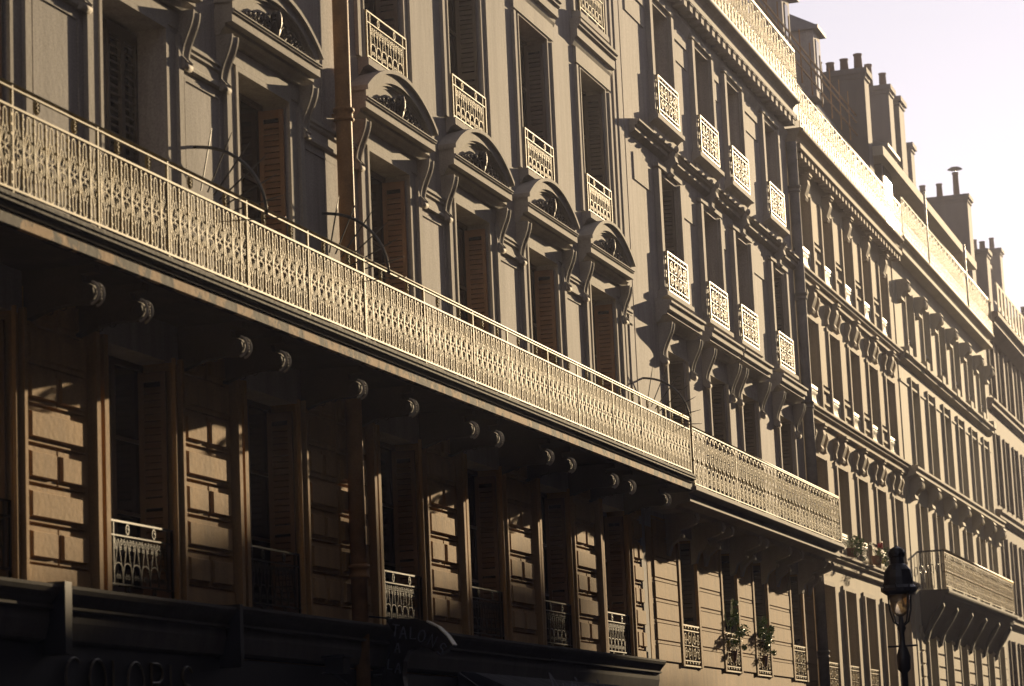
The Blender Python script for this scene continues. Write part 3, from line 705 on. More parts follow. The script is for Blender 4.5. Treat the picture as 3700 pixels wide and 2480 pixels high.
# =================================================================== BUILDING B
B = thing('apartment_building', 'grey building with scrolled window guards, a short balcony and toothed cornice under its roof railing', 'building', (51, 0, 0))
XB = [46.40, 49.65, 52.40, 56.00]; HB = .66
wall_bands(B, 43.62, 58.0, [(0, 3.66, []), (3.66, 6.0, ops(XB, .60)), (6.0, 6.75, []), (6.75, 9.36, ops(XB, HB)), (9.36, 10.42, []), (10.42, 12.65, ops(XB, HB)),
    (12.65, 13.70, []), (13.70, 15.95, ops(XB, HB)), (15.95, 16.8, [])], lambda z: 'stoneAw' if z < 6 else 'stoneB', y=-.03)
build('rear_wall', MB().box(43.62, 58, 9, 9.4, 0, 16.3), 'chim', B)
build('roof', MB().box(43.62, 58, .3, 9.4, 16.8, 16.88), 'zinc', B)
for i, x in enumerate(XB):
    for z0, z1, hw in ((3.66, 6.0, .60), (6.75, 9.36, HB), (10.42, 12.65, HB), (13.70, 15.95, HB)):
        backing(B, x-hw, x+hw, z0, z1, y=.39); window(B, x, 2*hw-.01, z0, z1-.01, depth=.36)
    for z0, z1, hw in ((3.66, 6.0, .60), (6.75, 9.36, HB)):
        leaf_side(B, x+hw-.03, z0+.03, z1-.05, 'shutter_grey', pitch=.08, y0=-.02, wd=.28); leaf_edges(B, x-hw, z0+.03, z1-.06, 'shutter_edge', 2, y0=-.02)
    if i in (0, 3): leaf_side(B, x+HB-.03, 10.45, 12.6, 'shutter_grey', pitch=.08, y0=-.02, wd=.28)
    xa, xb = x-HB, x+HB
    for z0, z1 in ((10.42, 12.65), (13.70, 15.95)):
        mb = MB().box(xa-.23, xa-.05, -.13, -.03, z0, z1+.05).box(xb+.05, xb+.23, -.13, -.03, z0, z1+.05).box(xa-.05, xa, -.07, -.03, z0, z1).box(xb, xb+.05, -.07, -.03, z0, z1)
        mb.box(xa-.05, xb+.05, -.07, -.03, z1, z1+.10).box(xa-.23, xb+.23, -.13, -.03, z1+.10, z1+.18)
        build('architrave', mb, 'trimB', B)
    build('architrave', MB().box(xa-.20, xa-.10, -.09, -.03, 6.75, 9.36).box(xb+.10, xb+.20, -.09, -.03, 6.75, 9.36).box(xa-.2, xb+.2, -.06, -.03, 9.36, 9.52), 'trimB', B)
    build('architrave', MB().box(x-.74, x-.62, -.07, -.03, 3.66, 6.0).box(x+.62, x+.74, -.07, -.03, 3.66, 6.0), 'stoneAw', B)
    # guards
    # sills
    for zz in (10.42, 13.72):
        cornice(B, x-1.02, x+.98, [(.05, zz-.20), (.09, zz-.15), (.13, zz-.12), (.21, zz-.10), (.21, zz-.02), (.16, zz)], 'trimB', 'sill')
        build('apron', MB().box(x-.85, x+.85, -.07, -.03, zz-.42, zz-.2), 'trimB', B)
    # console cornice at second floor
    cornice(B, x-1.30, x+1.32, [(.05, 9.78), (.10, 9.80), (.16, 9.90), (.25, 9.92), (.25, 9.99), (.30, 10.0), (.30, 10.10), (.34, 10.12), (.34, 10.16), (.05, 10.22)], 'trimB')
gB = guard_mesh_B(1.50, .72, 'iron_pale')
for x in XB:
    put('window_guard', gB, B, (x-.02, -.17, 10.44)); put('window_guard', gB, B, (x-.02, -.17, 13.76))
    put('window_guard', gB, B, (x, -.05, 3.68))
cmB = console_mesh(.70, .25, .21, 'trimB')
for x in XB:
    for s in (-1, 1): put('console', cmB, B, (x+s*1.06, -.03, 9.79))
# string course with hanging keystones between third and fourth floors
cornice(B, 43.9, 57.95, [(.04, 13.00), (.10, 13.03), (.14, 13.06), (.14, 13.14), (.19, 13.16), (.19, 13.20), (.23, 13.21), (.23, 13.245), (.05, 13.27)], 'trimB', 'string_course')
km = MB().sweepx([(0, 0), (-.21, 0), (-.25, -.04), (-.22, -.10), (-.24, -.20), (-.14, -.30), (-.13, -.38), (-.16, -.42), (-.12, -.46), (0, -.46)], -.10, .10).ball((0, -.24, .05), .06, .05, .07, 7, 5).mesh('keystone', 'trimB')
for x in XB: put('keystone', km, B, (x, -.03, 13.18))
sm_ = MB().ball((0, 0, 0), .045, .05, .045, 7, 5).mesh('stud', 'trimB')
for x in XB:
    for s in (-1.35, -.95, -.5, .5, .95): put('stud', sm_, B, (x+s, -.26, 13.20))
# panels between windows
for a, b_ in ((47.5, 48.55), (50.75, 51.2), (53.5, 54.9), (44.0, 45.3)):
    build('panel', MB().box(a, b_, -.075, -.03, 15.70, 15.84).box(a, b_, -.05, -.03, 15.30, 15.70), 'trimB', B)
    build('panel', MB().box(a+.05, b_-.05, -.05, -.03, 12.2, 12.7), 'trimB', B)
# first-floor horizontal grooves are real joints: courses of the rusticated pier
for a, b_ in ((44.0, 45.55), (47.2, 48.85), (50.45, 51.6), (53.2, 55.2), (56.8, 57.8)):
    z = 3.7
    while z < 6.2: build('stone_block', MB().frus(a, b_, z+.008, z+.30, -.03, -.055, .008), 'stoneAw', B); build('stone_block', MB().box(a, b_, -.05, -.03, z+.308, z+.352), 'stoneAw', B); z += .36
# balcony of B
sl = MB().sweepx([(0, 6.30), (-.45, 6.30), (-.50, 6.36), (-.72, 6.40), (-.74, 6.41), (-.74, 6.50), (-.72, 6.51), (-.72, 6.55), (-.84, 6.58), (-.86, 6.60), (-.86, 6.66), (-.83, 6.68), (0, 6.68)], 44.05, 57.75)
build('balcony', sl, 'trimB', B)
balcony_rail(B, 44.18, 57.6, -.80, 6.72, .96, rail_unit_B(h=.95), .62, 'iron', posts=(44.18, 47.5, 50.9, 54.2, 57.6), top=1.0, topr=.018)
er = MB()
for k in range(7): er.tube([(57.6, -.8+.12*k, 6.72), (57.6, -.8+.12*k, 7.7)], .01, 4)
er.box(57.58, 57.62, -.8, 0, 7.68, 7.72); build('railing', er, 'iron', B)
bb = MB(); prof = [(0, -.75), (-.08, -.72), (-.14, -.55), (-.30, -.42), (-.34, -.36), (-.30, -.30), (-.42, -.26), (-.58, -.20), (-.62, -.12), (-.58, -.04), (-.5, 0), (0, 0)]
bb.sweepx(prof, -.1, .1)
for s in (-1, 1):
    for (cy, cz, r) in ((-.50, -.11, .09), (-.26, -.34, .07), (-.2, -.16, .09)):
        for q in (1, .55): bb.tube([(s*.105, cy+r*q*math.cos(a*PI/6), cz+r*q*math.sin(a*PI/6)) for a in range(12)], .011, 4, closed=True)
for q in (-.07, -.023, .023, .07): bb.tube([(q, -.60-.03*math.sin(PI*i/5), -.02-.16*i/5) for i in range(6)], .016, 5)
bb.ball((0, -.33, -.38), .06, .04, .06, 7, 5)
bbm = bb.mesh('bracket', 'trimB')
for x in (45.0, 47.0, 47.75, 50.1, 50.75, 52.9, 54.1, 56.6, 57.4): put('bracket', bbm, B, (x, 0, 6.30))
# top cornice, modillions, roof railing
cornice(B, 43.7, 57.95, T([(.06, 15.98), (.12, 16.02), (.20, 16.06), (.20, 16.12)]), 'trimB')
mm = MB().box(-.11, .11, -.24, 0, -.10, .03).box(-.13, .13, -.26, 0, .03, .05).mesh('modillion', 'trimB')
x = 43.85
while x < 57.8: put('modillion', mm, B, (x, -.09, 16.41)); x += .46
cornice(B, 43.7, 57.95, ledge(16.46), 'trimB')
balcony_rail(B, 43.8, 57.9, -.38, 17.00, 1.06, rail_unit_roof(h=1.05), .60, 'iron_pale', posts=(43.8, 47.3, 50.8, 54.3, 57.9), top=1.10, topr=.022)
# attic of B
build('attic_wall', MB().box(43.62, 58, 1.0, 1.3, 16.88, 17.6), 'zinc', B)
build('mansard', MB().sweepx([(1.05, 17.6), (3.2, 20.4), (8.5, 20.8), (9.4, 16.4), (1.35, 16.4)], 43.62, 58), 'zinc', B)
pipe(B, 58.05, -.16, .1, 16.0, .12, (4.3, 6.9, 9.9, 12.4, 14.9), 'pipe_grey')

# =================================================================== BUILDING C
C = thing('apartment_building', 'narrow-bayed buff building with white window guards beyond the grey drainpipe', 'building', (65, 0, 0))
XC = [59.75, 62.40, 65.05, 67.70, 70.35]; HC_ = .66
wall_bands(C, 58.35, 72.15, [(0, 3.6, []), (3.6, 5.95, ops(XC, HC_)), (5.95, 6.75, []), (6.75, 8.9, ops(XC, HC_)), (8.9, 10.0, []), (10.0, 12.15, ops(XC, HC_)), (12.15, 13.25, []), (13.25, 15.2, ops(XC, HC_)), (15.2, 16.25, [])], 'stoneC')
build('rear_wall', MB().box(58.35, 72.15, 9, 9.4, 0, 16), 'chim', C)
build('roof', MB().box(58.35, 72.15, 0, 9.4, 16.25, 16.33), 'zinc', C)
cg = MB(); 
for k in range(9): cg.lathe([(.03, 0), (.05, .10), (.034, .22), (.030, .33), (.05, .42), (.03, .46)], -.54+.135*k, 0, 6)
cg.box(-.61, .61, -.045, .045, .47, .54).box(-.60, .60, -.02, .02, -.03, 0)
cgm = cg.mesh('window_guard', 'iron_white')
kc = MB().sweepx([(0, 0), (-.20, 0), (-.22, -.05), (-.17, -.08), (-.19, -.2), (-.14, -.35), (-.10, -.45), (-.13, -.52), (-.10, -.58), (0, -.58)], -.14, .14).box(-.18, .18, -.24, 0, 0, .05).mesh('keystone', 'trimC')
for i, x in enumerate(XC):
    for z0, z1 in ((3.6, 5.95), (6.75, 8.9), (10.0, 12.15), (13.25, 15.2)):
        backing(C, x-HC_, x+HC_, z0, z1); window(C, x, 2*HC_-.01, z0, z1-.01, depth=.36)
        build('architrave', MB().box(x-HC_-.13, x-HC_, -.075, 0, z0, z1).box(x+HC_, x+HC_+.13, -.075, 0, z0, z1).box(x-HC_-.11, x+HC_+.11, -.04, 0, z1, z1+.1), 'trimC', C)
        if z0 > 6: put('keystone', kc, C, (x, 0, z1+(.72 if z1 < 15 else .35)))
        if z0 > 6: put('window_guard', cgm, C, (x, .025, z0+.04))
        for s in (-1, 1):
            if z0 > 6 and z1 < 15: build('hood_bracket', MB().sweepx([(0, z1+.62), (-.12, z1+.62), (-.14, z1+.5), (-.07, z1+.3), (-.08, z1+.18), (0, z1+.15)], x+s*.70-.06, x+s*.70+.06), 'trimC', C)
for x in XC[:3]: put('window_guard', gB, C, (x, -.04, 3.45))
for i in range(4):
    a, b_ = XC[i]+HC_+.16, XC[i+1]-HC_-.16
    for z0, z1 in ((6.95, 8.8), (10.3, 12.1), (13.75, 15.2)):
        build('pier_panel', MB().box(a, b_, -.03, 0, z0+.45, z1).box(a, b_, -.045, 0, z0+.30, z0+.36).box(a, b_, -.04, 0, z0-.02, z0+.04), 'stoneC', C)
for zz in (6.42, 9.72, 12.90):
    cornice(C, 58.36, 72.1, [(.04, zz), (.09, zz+.03), (.09, zz+.12), (.13, zz+.15), (.16, zz+.18), (.16, zz+.23), (.21, zz+.26), (.21, zz+.31), (.03, zz+.33)], 'trimC', 'string_course')
cornice(C, 58.15, 72.1, ledge(15.86), 'trimC')
mmc = MB().box(-.09, .09, -.22, 0, -.12, .02).mesh('modillion', 'trimC')
x = 58.5
while x < 72: put('modillion', mmc, C, (x, -.08, 15.83)); x += .42
balcony_rail(C, 58.1, 72.1, -.38, 16.37, .95, rail_unit_roof(h=.95), .60, 'iron_pale', posts=(58.1, 61.8, 65.2, 68.6, 72.1), top=.96, topr=.02)
build('attic_wall', MB().box(58.35, 72.15, .9, 1.2, 16.33, 19.05), 'chim', C)
build('mansard', MB().sweepx([(.8, 19.05), (2.4, 21.6), (8, 22.2), (9.4, 15.6), (1.2, 15.6)], 58.35, 72.15), 'zinc', C)
pr = MB()
for zz in (19.92, 19.72, 19.35): pr.tube([(57.4, .6, zz), (72.1, .6, zz)], .028, 5)
x = 58.6
while x < 72.2: pr.tube([(x, .6, 18.95), (x, .6, 20.35)], [.022, .016], 5); x += 1.32
build('roof_railing', pr, 'pipe', C)
def dormer(root, x0, x1, y0, y1, z0, z1, ov=.18, material='stoneB'):
    do = build('dormer', MB().box(x0, x1, y0, y1, z0, z1), material, root)
    build('dormer_roof', MB().box(x0-ov, x1+ov, y0-ov*1.3, y1, z1, z1+.10).sweepx([(y0-ov, z1+.10), (y0+.7, z1+.55), (y1, z1+.6), (y1, z1+.10)], x0-ov*.5, x1+ov*.5), 'zinc', do)
    build('dormer_window', MB().box(x0+.25, x1-.25, y0-.02, y0+.02, z0+.2, z1-.2), 'glass', do)
def aerial(root, x, y, z0, z1, arms):
    mb = MB().tube([(x, y, z0), (x, y, z1)], .02, 5)
    for (z, w_) in arms:
        mb.tube([(x-w_, y-.1, z), (x+w_, y+.1, z)], .012, 4)
        for k_ in range(5): mb.tube([(x-w_+w_*.5*k_, y-.35, z+.02), (x-w_+w_*.5*k_, y+.35, z-.02)], .009, 4)
    build('aerial', mb, 'black_iron', root)
aerial(B, 52.3, -.15, 16.5, 19.5, ((18.35, .45), (18.9, .4)))
aerial(C, 67.8, 2.0, 20, 23.3, ((23.0, .5),))
dormer(C, 59.6, 60.6, 1.1, 3.2, 19.1, 21.4); dormer(C, 62.6, 63.5, .75, 3.2, 19.1, 21.0); dormer(C, 65.9, 66.8, .62, 3.2, 19.1, 20.9, ov=.12)
def chimney(root, x0, x1, y0, y1, z0, z1, pots, material='chim', hood=None):
    co = build('chimney', MB().box(x0, x1, y0, y1, z0, z1).box(x0-.1, x1+.1, y0-.1, y1+.1, z1, z1+.16).box(x0-.04, x1+.04, y0-.04, y1+.04, z1-.12, z1), material, root)
    for i, (yy, hh) in enumerate(pots):
        build('chimney_pot', MB().lathe([(.13, z1+.16), (.11, z1+.16+hh*.9), (.13, z1+.16+hh*.92), (.13, z1+.16+hh)], (x0+x1)/2, yy, 10), 'pot', co)
        if hood == i:
            build('cowl', MB().tube([((x0+x1)/2, yy, z1+.16+hh), ((x0+x1)/2, yy, z1+.3+hh)], .012, 4).lathe([(.30, z1+hh+.28), (.17, z1+hh+.36), (.02, z1+hh+.38)], (x0+x1)/2, yy, 10), 'black_iron', co)
chimney(C, 71.6, 72.3, .30, 4.5, 15, 21.1, ((.50, .52), (.90, .42), (1.30, .36), (1.65, .42), (2.2, .4)))
chimney(C, 70.9, 71.5, 3.0, 5.5, 15, 23.0, ((3.3, .5),))

# =================================================================== BUILDING D
Dd = thing('apartment_building', 'cream building farther along with bulky brackets and a boxy projecting balcony low on its face', 'building', (81, 0, 0))
XD = [74.60, 77.60, 80.65, 83.65, 86.65, 89.5]; HD = .66
wall_bands(Dd, 72.2, 91.0, [(0, 3.4, []), (3.4, 5.7, ops(XD, HD)), (5.7, 6.65, []), (6.65, 9.1, ops(XD, HD)), (9.1, 10.2, []), (10.2, 12.7, ops(XD, HD)), (12.7, 13.5, []), (13.5, 15.3, ops(XD, HD)), (15.3, 16.4, [])], 'stoneD', y=-.02)
build('rear_wall', MB().box(72.2, 91, 9, 9.4, 0, 16), 'chim', Dd)
build('roof', MB().box(72.2, 91, 0, 9.4, 16.4, 16.48), 'zinc', Dd)
capm = MB().sweepx([(0, 0), (-.30, 0), (-.34, -.08), (-.24, -.16), (-.26, -.30), (-.12, -.48), (-.14, -.58), (0, -.6)], -.26, .26)
for sx in (-.16, 0, .16): capm.ball((sx, -.28, -.22), .08, .08, .12, 6, 5)
capm = capm.mesh('bracket', 'trimD')
for i, x in enumerate(XD):
    for z0, z1 in ((3.4, 5.7), (6.65, 9.1), (10.2, 12.7), (13.5, 15.3)):
        backing(Dd, x-HD, x+HD, z0, z1); window(Dd, x, 2*HD-.01, z0, z1-.01, depth=.34)
        build('architrave', MB().box(x-HD-.10, x-HD, -.085, -.02, z0, z1).box(x+HD, x+HD+.10, -.085, -.02, z0, z1), 'trimD', Dd)
    build('window_guard', MB().box(x-HD+.02, x+HD-.02, .02, .06, 13.86, 13.92).box(x-HD+.02, x+HD-.02, .02, .05, 13.55, 13.58).box(x-HD+.1, x-HD+.13, .02, .05, 13.5, 13.9).box(x, x+.03, .02, .05, 13.5, 13.9), 'iron_white', Dd)
for i in range(7):
    xp = (XD[i]+XD[i-1])/2 if 0 < i < 6 else (73.0 if i == 0 else 90.6)
    put('bracket', capm, Dd, (xp, -.02, 15.35)); put('bracket', capm, Dd, (xp, -.02, 9.72))
    build('baluster_block', MB().box(xp-.28, xp+.28, -.28, -.02, 13.18, 13.42), 'stoneD', Dd)
    for k in range(6): build('stone_block', MB().frus(xp-.72 if 0 < i < 6 else xp-.3, xp+.72 if 0 < i < 6 else xp+.3, 3.5+k*.36+.012, 3.5+k*.36+.34, -.02, -.06, .015), 'stoneC', Dd)
cornice(Dd, 72.25, 90.95, [(.05, 12.95), (.12, 13.0), (.18, 13.05), (.18, 13.14), (.26, 13.18), (.26, 13.24), (.05, 13.3)], 'trimD', 'string_course')
cornice(Dd, 72.25, 90.95, [(.05, 9.68), (.14, 9.72), (.30, 9.78), (.30, 9.88), (.36, 9.92), (.36, 9.98), (.05, 10.05)], 'trimD', 'string_course')
cornice(Dd, 72.25, 90.95, [(.05, 12.40), (.05, 12.46)], 'trimD', 'string_course')
cornice(Dd, 72.25, 90.95, ledge(16.0), 'trimD')
balcony_rail(Dd, 72.3, 90.9, -.39, 16.53, 1.08, rail_unit_roof(h=1.05), .60, 'iron_cream', posts=(72.3, 76.7, 80.4, 84.4, 88, 90.9), top=1.1, topr=.03)
build('railing_post', MB().tube([(76.9, -.39, 16.5), (76.9, -.39, 18.7)], .04, 6).tube([(85.0, -.39, 16.5), (85.0, -.39, 18.6)], .045, 6), 'iron_white', Dd)
build('attic_wall', MB().box(72.2, 91, .7, 1.0, 16.48, 18.9), 'stoneD', Dd)
cornice(Dd, 72.2, 91, [(-.7, 18.85), (-.5, 18.9), (-.42, 19.05), (-.42, 19.12)], 'trimD')
pr = MB()
for zz in (19.9, 19.75, 19.45): pr.tube([(76.0, .55, zz), (90.9, .55, zz)], .03, 5)
x = 76.2
while x < 91: pr.tube([(x, .55, 19.1), (x, .55, 19.9)], .022, 5); x += 1.0
build('roof_railing', pr, 'iron_pale', Dd)
build('mansard', MB().sweepx([(1.1, 19.12), (2.6, 21.4), (8, 22), (9.4, 16), (1.0, 16)], 72.2, 91), 'zinc', Dd)
aerial(Dd, 86.5, 2.5, 20, 23.0, ((22.8, .6), (22.5, .5)))
dormer(Dd, 73.3, 75.0, .25, 3.0, 16.1, 19.3, .2, 'chim')
chimney(Dd, 81.6, 82.4, 1.2, 3.2, 16, 23.2, ((1.42, .5), (1.86, .85)))
chimney(Dd, 83.6, 84.6, 1.2, 1.6, 16, 23.3, ())
chimney(Dd, 90.6, 91.3, 1.95, 3.4, 16, 23.4, ((2.3, .6),))
# low balcony of D
sl = MB().sweepx([(0, 5.35), (-.10, 5.45), (-.22, 5.75), (-.42, 6.05), (-.66, 6.30), (-.72, 6.40), (-.72, 6.46), (-.82, 6.50), (-.84, 6.54), (-.84, 6.60), (0, 6.62)], 73.15, 88.3)
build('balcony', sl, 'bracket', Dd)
balcony_rail(Dd, 73.2, 88.2, -.76, 6.70, .92, rail_unit_B(h=.92), .62, 'iron_pale', posts=(73.2, 76.9, 80.7, 84.5, 88.2), top=1.0, topr=.04)
er = MB()
for k in range(10): er.tube([(73.2, -.76+.08*k, 6.66), (73.2, -.76+.08*k, 7.68)], .012, 4)
er.box(73.17, 73.23, -.76, 0, 7.66, 7.71)
for k in range(5): er.tube([(73.2, -.70+.15*k+.05*math.cos(a), 7.2+.12*math.sin(a)) for a in [PI/5*j for j in range(10)]], .014, 4, closed=True)
build('railing', er, 'black_iron', Dd)
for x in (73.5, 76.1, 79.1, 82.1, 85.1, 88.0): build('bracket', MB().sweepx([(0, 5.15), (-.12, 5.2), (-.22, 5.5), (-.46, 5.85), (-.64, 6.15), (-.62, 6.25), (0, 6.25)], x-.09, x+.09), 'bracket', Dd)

# =================================================================== BUILDING E and beyond
Ee = thing('apartment_building', 'dark brown building at the right edge of the picture with a pale roof railing', 'building', (103, 0, 0))
XE = [92.9+2.55*i for i in range(9)]
wall_bands(Ee, 91.1, 115, [(0, 3.4, []), (3.4, 6.0, ops(XE, .62)), (6.0, 7.0, []), (7.0, 9.6, ops(XE, .62)), (9.6, 10.7, []), (10.7, 13.3, ops(XE, .62)), (13.3, 14.6, []), (14.6, 16.7, ops(XE, .62)), (16.7, 17.1, [])], 'stoneE')
build('rear_wall', MB().box(91.1, 115, 9, 9.4, 0, 17.1), 'chim', Ee); build('roof', MB().box(91.1, 115, 0, 9.4, 17.1, 17.2), 'zinc', Ee)
for i, x in enumerate(XE):
    for z0, z1 in ((3.4, 6.0), (7.0, 9.6), (10.7, 13.3), (14.6, 16.7)):
        backing(Ee, x-.62, x+.62, z0, z1, y=.3)
        build('architrave', MB().box(x+.62, x+.72, -.06, 0, z0, z1).box(x-.72, x-.62, -.06, 0, z0, z1), 'trimE', Ee)
        if i < 5: window(Ee, x, 1.23, z0, z1-.01, depth=.26)
for zz in (6.5, 10.1, 14.0):
    cornice(Ee, 91.15, 114.9, [(.05, zz), (.16, zz+.08), (.16, zz+.2), (.24, zz+.26), (.24, zz+.34), (.03, zz+.38)], 'trimE', 'string_course')
cornice(Ee, 91.15, 114.9, [(.06, 16.7), (.2, 16.8), (.45, 16.95), (.45, 17.1), (.6, 17.2), (.6, 17.35), (.2, 17.4)], 'trimE')
mb = MB().box(91.2, 114.9, -.6, -.55, 18.3, 18.4)
x = 91.3
while x < 115: mb.box(x, x+.5, -.6, -.56, 17.4, 18.3); x += .95
build('railing', mb, 'stoneD', Ee)
build('mansard', MB().sweepx([(.5, 17.2), (2.4, 21.0), (8, 21.5), (9.4, 17)], 91.1, 115), 'zinc', Ee)
chimney(Ee, 99.5, 100.5, 1.25, 4.5, 17, 23.3, ((1.7, 1.0), (2.35, .62), (3.0, .62), (3.6, .55)), hood=0)
chimney(Ee, 104.6, 105.6, 1.3, 2.5, 17, 22.1, ((1.5, .4),))
chimney(Ee, 110, 111, 2.0, 4.0, 17, 22.6, ((2.5, .5), (3.3, .5)))
FF = thing('apartment_building', 'hazy bluish block closing the street beyond the dark brown building', 'building', (150, 0, 0))
mb = MB(); XF = [117+3*i for i in range(28)]
wall_bands(FF, 115.1, 205, [(0, 3.5, []), (3.5, 6, ops(XF, .6)), (6, 7, []), (7, 9.5, ops(XF, .6)), (9.5, 10.5, []), (10.5, 13, ops(XF, .6)), (13, 14, []), (14, 16.4, ops(XF, .6)), (16.4, 18, [])], 'stoneB')
build('inner_wall', MB().box(115.2, 204.9, .42, .5, 3, 17), 'glass', FF)
build('roof', MB().box(115.1, 205, 0, 9, 18, 18.2).sweepx([(.5, 18.2), (2.4, 22), (8, 22.5), (9.4, 18)], 115.1, 205), 'zinc', FF)
cornice(FF, 115.2, 204.9, [(.1, 17.4), (.5, 17.6), (.6, 18.1)], 'stoneD')
for xx, zz in ((122, 25.5), (133, 24), (146, 26), (160, 25), (175, 24.5)): chimney(FF, xx, xx+.9, 2.8, 4.6, 18, zz, ((3.2, .6), (4.0, .6)))

# =================================================================== OPPOSITE SIDE OF THE STREET (outside the frame, shades the lower floors)
opp = [(-45, -14, 20.4), (-14, 14, 20.2), (14, 38, 20.6), (38, 63, 20.3), (63, 84, 20.5), (84, 103, 20.4), (103, 126, 20.4), (126, 150, 20.0), (150, 178, 19.6), (178, 210, 19.8), (210, 250, 19.6)]
for i, (a, b_, h) in enumerate(opp):
    o = thing('townhouse', 'darkened stone house in the row across the street, outside the picture', 'building', ((a+b_)/2, -13.2, 0), 'houses across the street')
    mb = MB(); xs = []; x = a+2
    while x < b_-1.4: xs.append((x-.6, x+.6)); x += 2.9
    z = 0
    for k in range(6):
        for (z0, z1, oo) in ((z, z+.9, []), (z+.9, z+3.0, xs), (z+3.0, z+3.4, [])):
            xx = a+.02
            for (p, q) in oo: mb.box(xx, p, -13.6, -13.2, z0, z1); xx = q
            mb.box(xx, b_-.02, -13.6, -13.2, z0, z1)
        z += 3.4
        if z+3.4 > h: break
    mb.box(a+.02, b_-.02, -13.6, -13.2, z, h)
    build('wall', mb, 'opp', o)
    build('pane', MB().box(a+.1, b_-.1, -13.7, -13.62, .2, h-.4), 'glass', o)
    build('roof', MB().box(a+.02, b_-.02, -23, -13.6, h-.3, h), 'zinc', o)
    build('rear_wall', MB().box(a+.02, b_-.02, -23, -22.8, 0, h-.3), 'chim', o)
    if i == 6:
        build('chimney', MB().box(107.8, 111.6, -14.4, -13.4, 20.4, 22.35).box(116.0, 120.4, -14.4, -13.4, 20.4, 22.3), 'chim', o)

for nm_, xa_, xb_ in (('closing the far end of the street, outside the picture', 252, 262), ('behind the camera at the near end of the street', -72, -62)):
    o = thing('townhouse', 'added unseen block cutting skylight, '+nm_, 'building', ((xa_+xb_)/2, -7, 0))  # unseen blocks added at the street ends to cut ambient light
    build('wall', MB().box(xa_, xb_, -13, 0, 0, 20.5), 'opp', o); build('roof', MB().box(xa_-.3, xb_+.3, -13.2, .2, 20.5, 21), 'zinc', o)

# =================================================================== STREET LAMP
L = thing('street_lamp', 'black cast-iron street lamp with smoky lantern glass standing before the far facades', 'street lamp', (49.0, -3.43, .13))
lx, ly = 49.0, -3.43; k = 1.0
build('pole', MB().lathe([(.22, .13), (.22, .5), (.13, .6), (.10, 1.2), (.075, 1.3), (.06, 2.9), (.06, 3.45), (.12, 3.52), (.13, 3.75), (.09, 3.90), (.05, 3.98), (.05, 4.20), (.085, 4.28), (.05, 4.36), (.04, 4.50)], lx, ly, 12), 'black_iron', L)
build('ladder_bar', MB().tube([(lx, ly-.28, 3.95), (lx, ly+.28, 3.95)], .018, 6), 'black_iron', L)
build('lantern_cap', MB().lathe([(.24, 4.90), (.335, 4.97), (.34, 5.02), (.28, 5.08), (.27, 5.22), (.24, 5.36), (.17, 5.45), (.13, 5.48), (.13, 5.60), (.155, 5.62), (.16, 5.68), (.12, 5.76), (.04, 5.80), (.01, 5.83)], lx, ly, 14, False), 'black_iron', L)
build('lantern_glass', MB().lathe([(.05, 4.50), (.12, 4.55), (.17, 4.66), (.20, 4.90)], lx, ly, 14), 'lampglass', L)
fr = MB()
for j in range(4):
    a = PI/4+j*PI/2
    fr.tube([(lx+.05*math.cos(a), ly+.05*math.sin(a), 4.32), (lx+.17*math.cos(a), ly+.17*math.sin(a), 4.40), (lx+.24*math.cos(a), ly+.24*math.sin(a), 4.62), (lx+.26*math.cos(a), ly+.26*math.sin(a), 4.95)], .017, 5)
build('lantern_frame', fr, 'black_iron', L); fr = MB()
for j in range(8):
    a = j*PI/4; fr.tube([(lx+.30*math.cos(a), ly+.30*math.sin(a), 4.98), (lx+.35*math.cos(a), ly+.35*math.sin(a), 5.10)], [.03, .008], 4)
    fr.tube([(lx+.12*math.cos(a), ly+.12*math.sin(a), 5.60), (lx+.17*math.cos(a), ly+.17*math.sin(a), 5.72)], [.03, .008], 4)
build('lantern_crown', fr, 'black_iron', L, kind='stuff')

# =================================================================== HAZE
hm = bpy.data.materials.new('haze'); hm.use_nodes = True; hn = hm.node_tree; hn.nodes.clear()
pv = hn.nodes.new('ShaderNodeVolumePrincipled'); pv.inputs['Color'].default_value = (.80, .80, .95, 1); pv.inputs['Density'].default_value = HAZE; pv.inputs['Anisotropy'].default_value = .35
ho = hn.nodes.new('ShaderNodeOutputMaterial'); hn.links.new(pv.outputs[0], ho.inputs['Volume'])
hz = build('haze', MB().box(-156, 456, -206, 206, -2.0, 28.5), hm); hz['kind'] = 'stuff'

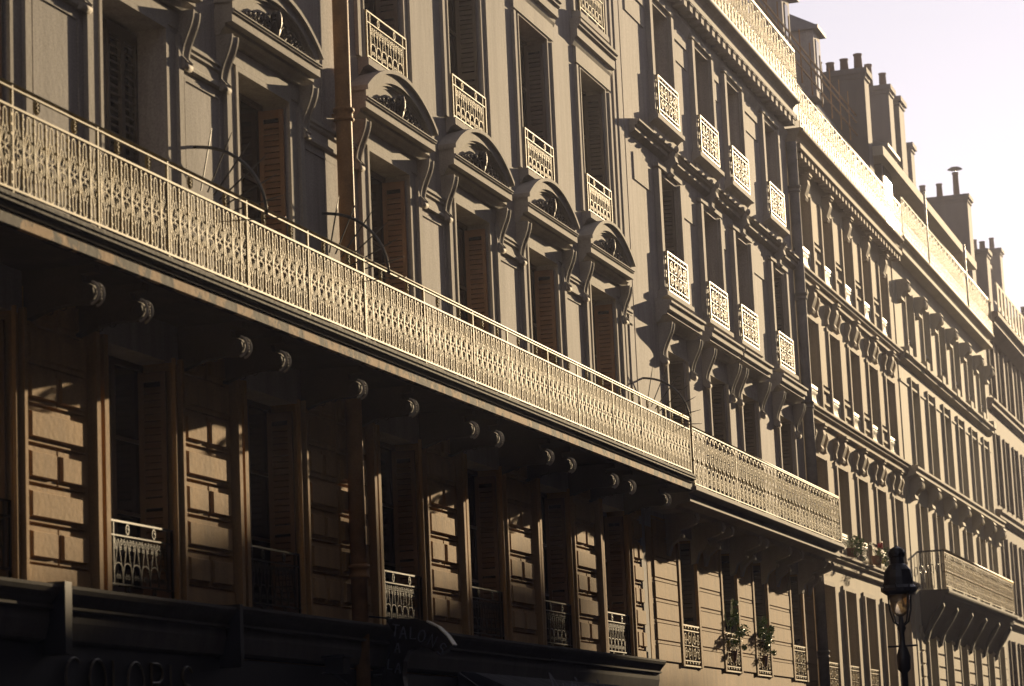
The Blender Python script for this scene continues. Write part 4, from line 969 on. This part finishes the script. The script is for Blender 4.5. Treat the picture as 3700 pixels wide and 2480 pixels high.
# =================================================================== PLANTS
def plant(name, label, cat, x, y, z, r, h, n, flowers=None, seed=1, lift=0):
    t = thing(name, label, cat, (x, y, z)); g = random.Random(seed)
    build('flower_pot', MB().lathe([(.08, z), (.11, z+.02), (.14, z+.2), (.15, z+.22), (.13, z+.22)], x, y, 10), 'clay', t)
    z += lift
    lf = MB(); st = MB()
    clumps = [(g.uniform(-r, r)*(1-.6*q/9), g.uniform(-.12, .1), h*(q/9)*g.uniform(.75, 1.05)-.12, g.uniform(.07, .15)*(1.15-.5*q/9)) for q in range(10)]+[(g.uniform(-r, r)*.6, -.10, -.22, .06)]
    for i in range(n):
        cc = clumps[g.randrange(len(clumps))]; rr_ = cc[3]*g.random()**.5; a = g.uniform(0, 2*PI); e_ = g.uniform(-1.4, 1.4)
        c = Vector((x+cc[0]+rr_*math.cos(a)*math.cos(e_), y-.14+cc[1]+rr_*math.sin(a)*math.cos(e_), z+.2+cc[2]+rr_*math.sin(e_)))
        d1 = Vector((g.uniform(-1, 1), g.uniform(-1, 1), g.uniform(-.6, .6))).normalized()*g.uniform(.022, .042); d2 = Vector((g.uniform(-1, 1), g.uniform(-1, 1), g.uniform(-1, 1))); d2 = d1.cross(d2).normalized()*g.uniform(.010, .018)
        lf._add([c-d1, c-d2, c+d1, c+d2], [(0, 1, 2, 3)])
    for i in range(7):
        a = g.uniform(0, 2*PI); st.tube([(x, y, z+.2), (x+.4*r*math.cos(a), y+.3*r*math.sin(a), z+.2+h*.5), (x+.6*r*math.cos(a), y+.5*r*math.sin(a), z+.2+h*.9)], .006, 4)
    build('foliage', lf, 'leaf', t, kind='stuff'); build('stem', st, 'leaf', t)
    for (fx, fz, mt) in (flowers or ()):
        fb = MB()
        for q in range(9): fb.ball((fx+g.uniform(-.07, .07), y-.1+g.uniform(-.05, .05), fz+g.uniform(-.06, .06)), .04, .04, .04, 6, 4)
        build('blossom', fb, mt, t)
plant('potted_plant', 'tall leafy green plant in the first-floor window guard, left of a smaller one', 'plant', 49.75, .02, 3.86, .24, .80, 1000, seed=1, lift=.30)
plant('potted_plant', 'shorter bright green plant in the next window guard to the right of the tall one', 'plant', 52.5, .02, 3.86, .20, .58, 700, seed=2, lift=.30)
plant('flower_pot', 'dark trailing window plant behind the lamp, left of the red and yellow flowers', 'plant', 62.6, -.12, 6.78, .45, .4, 500, seed=3)
plant('flower_pot', 'pot with red and yellow blossoms on the ledge just above the street lamp', 'flowers', 65.3, -.25, 6.78, .35, .4, 300, ((65.3, 7.25, 'red'), (65.55, 6.9, 'yellow')), seed=4)
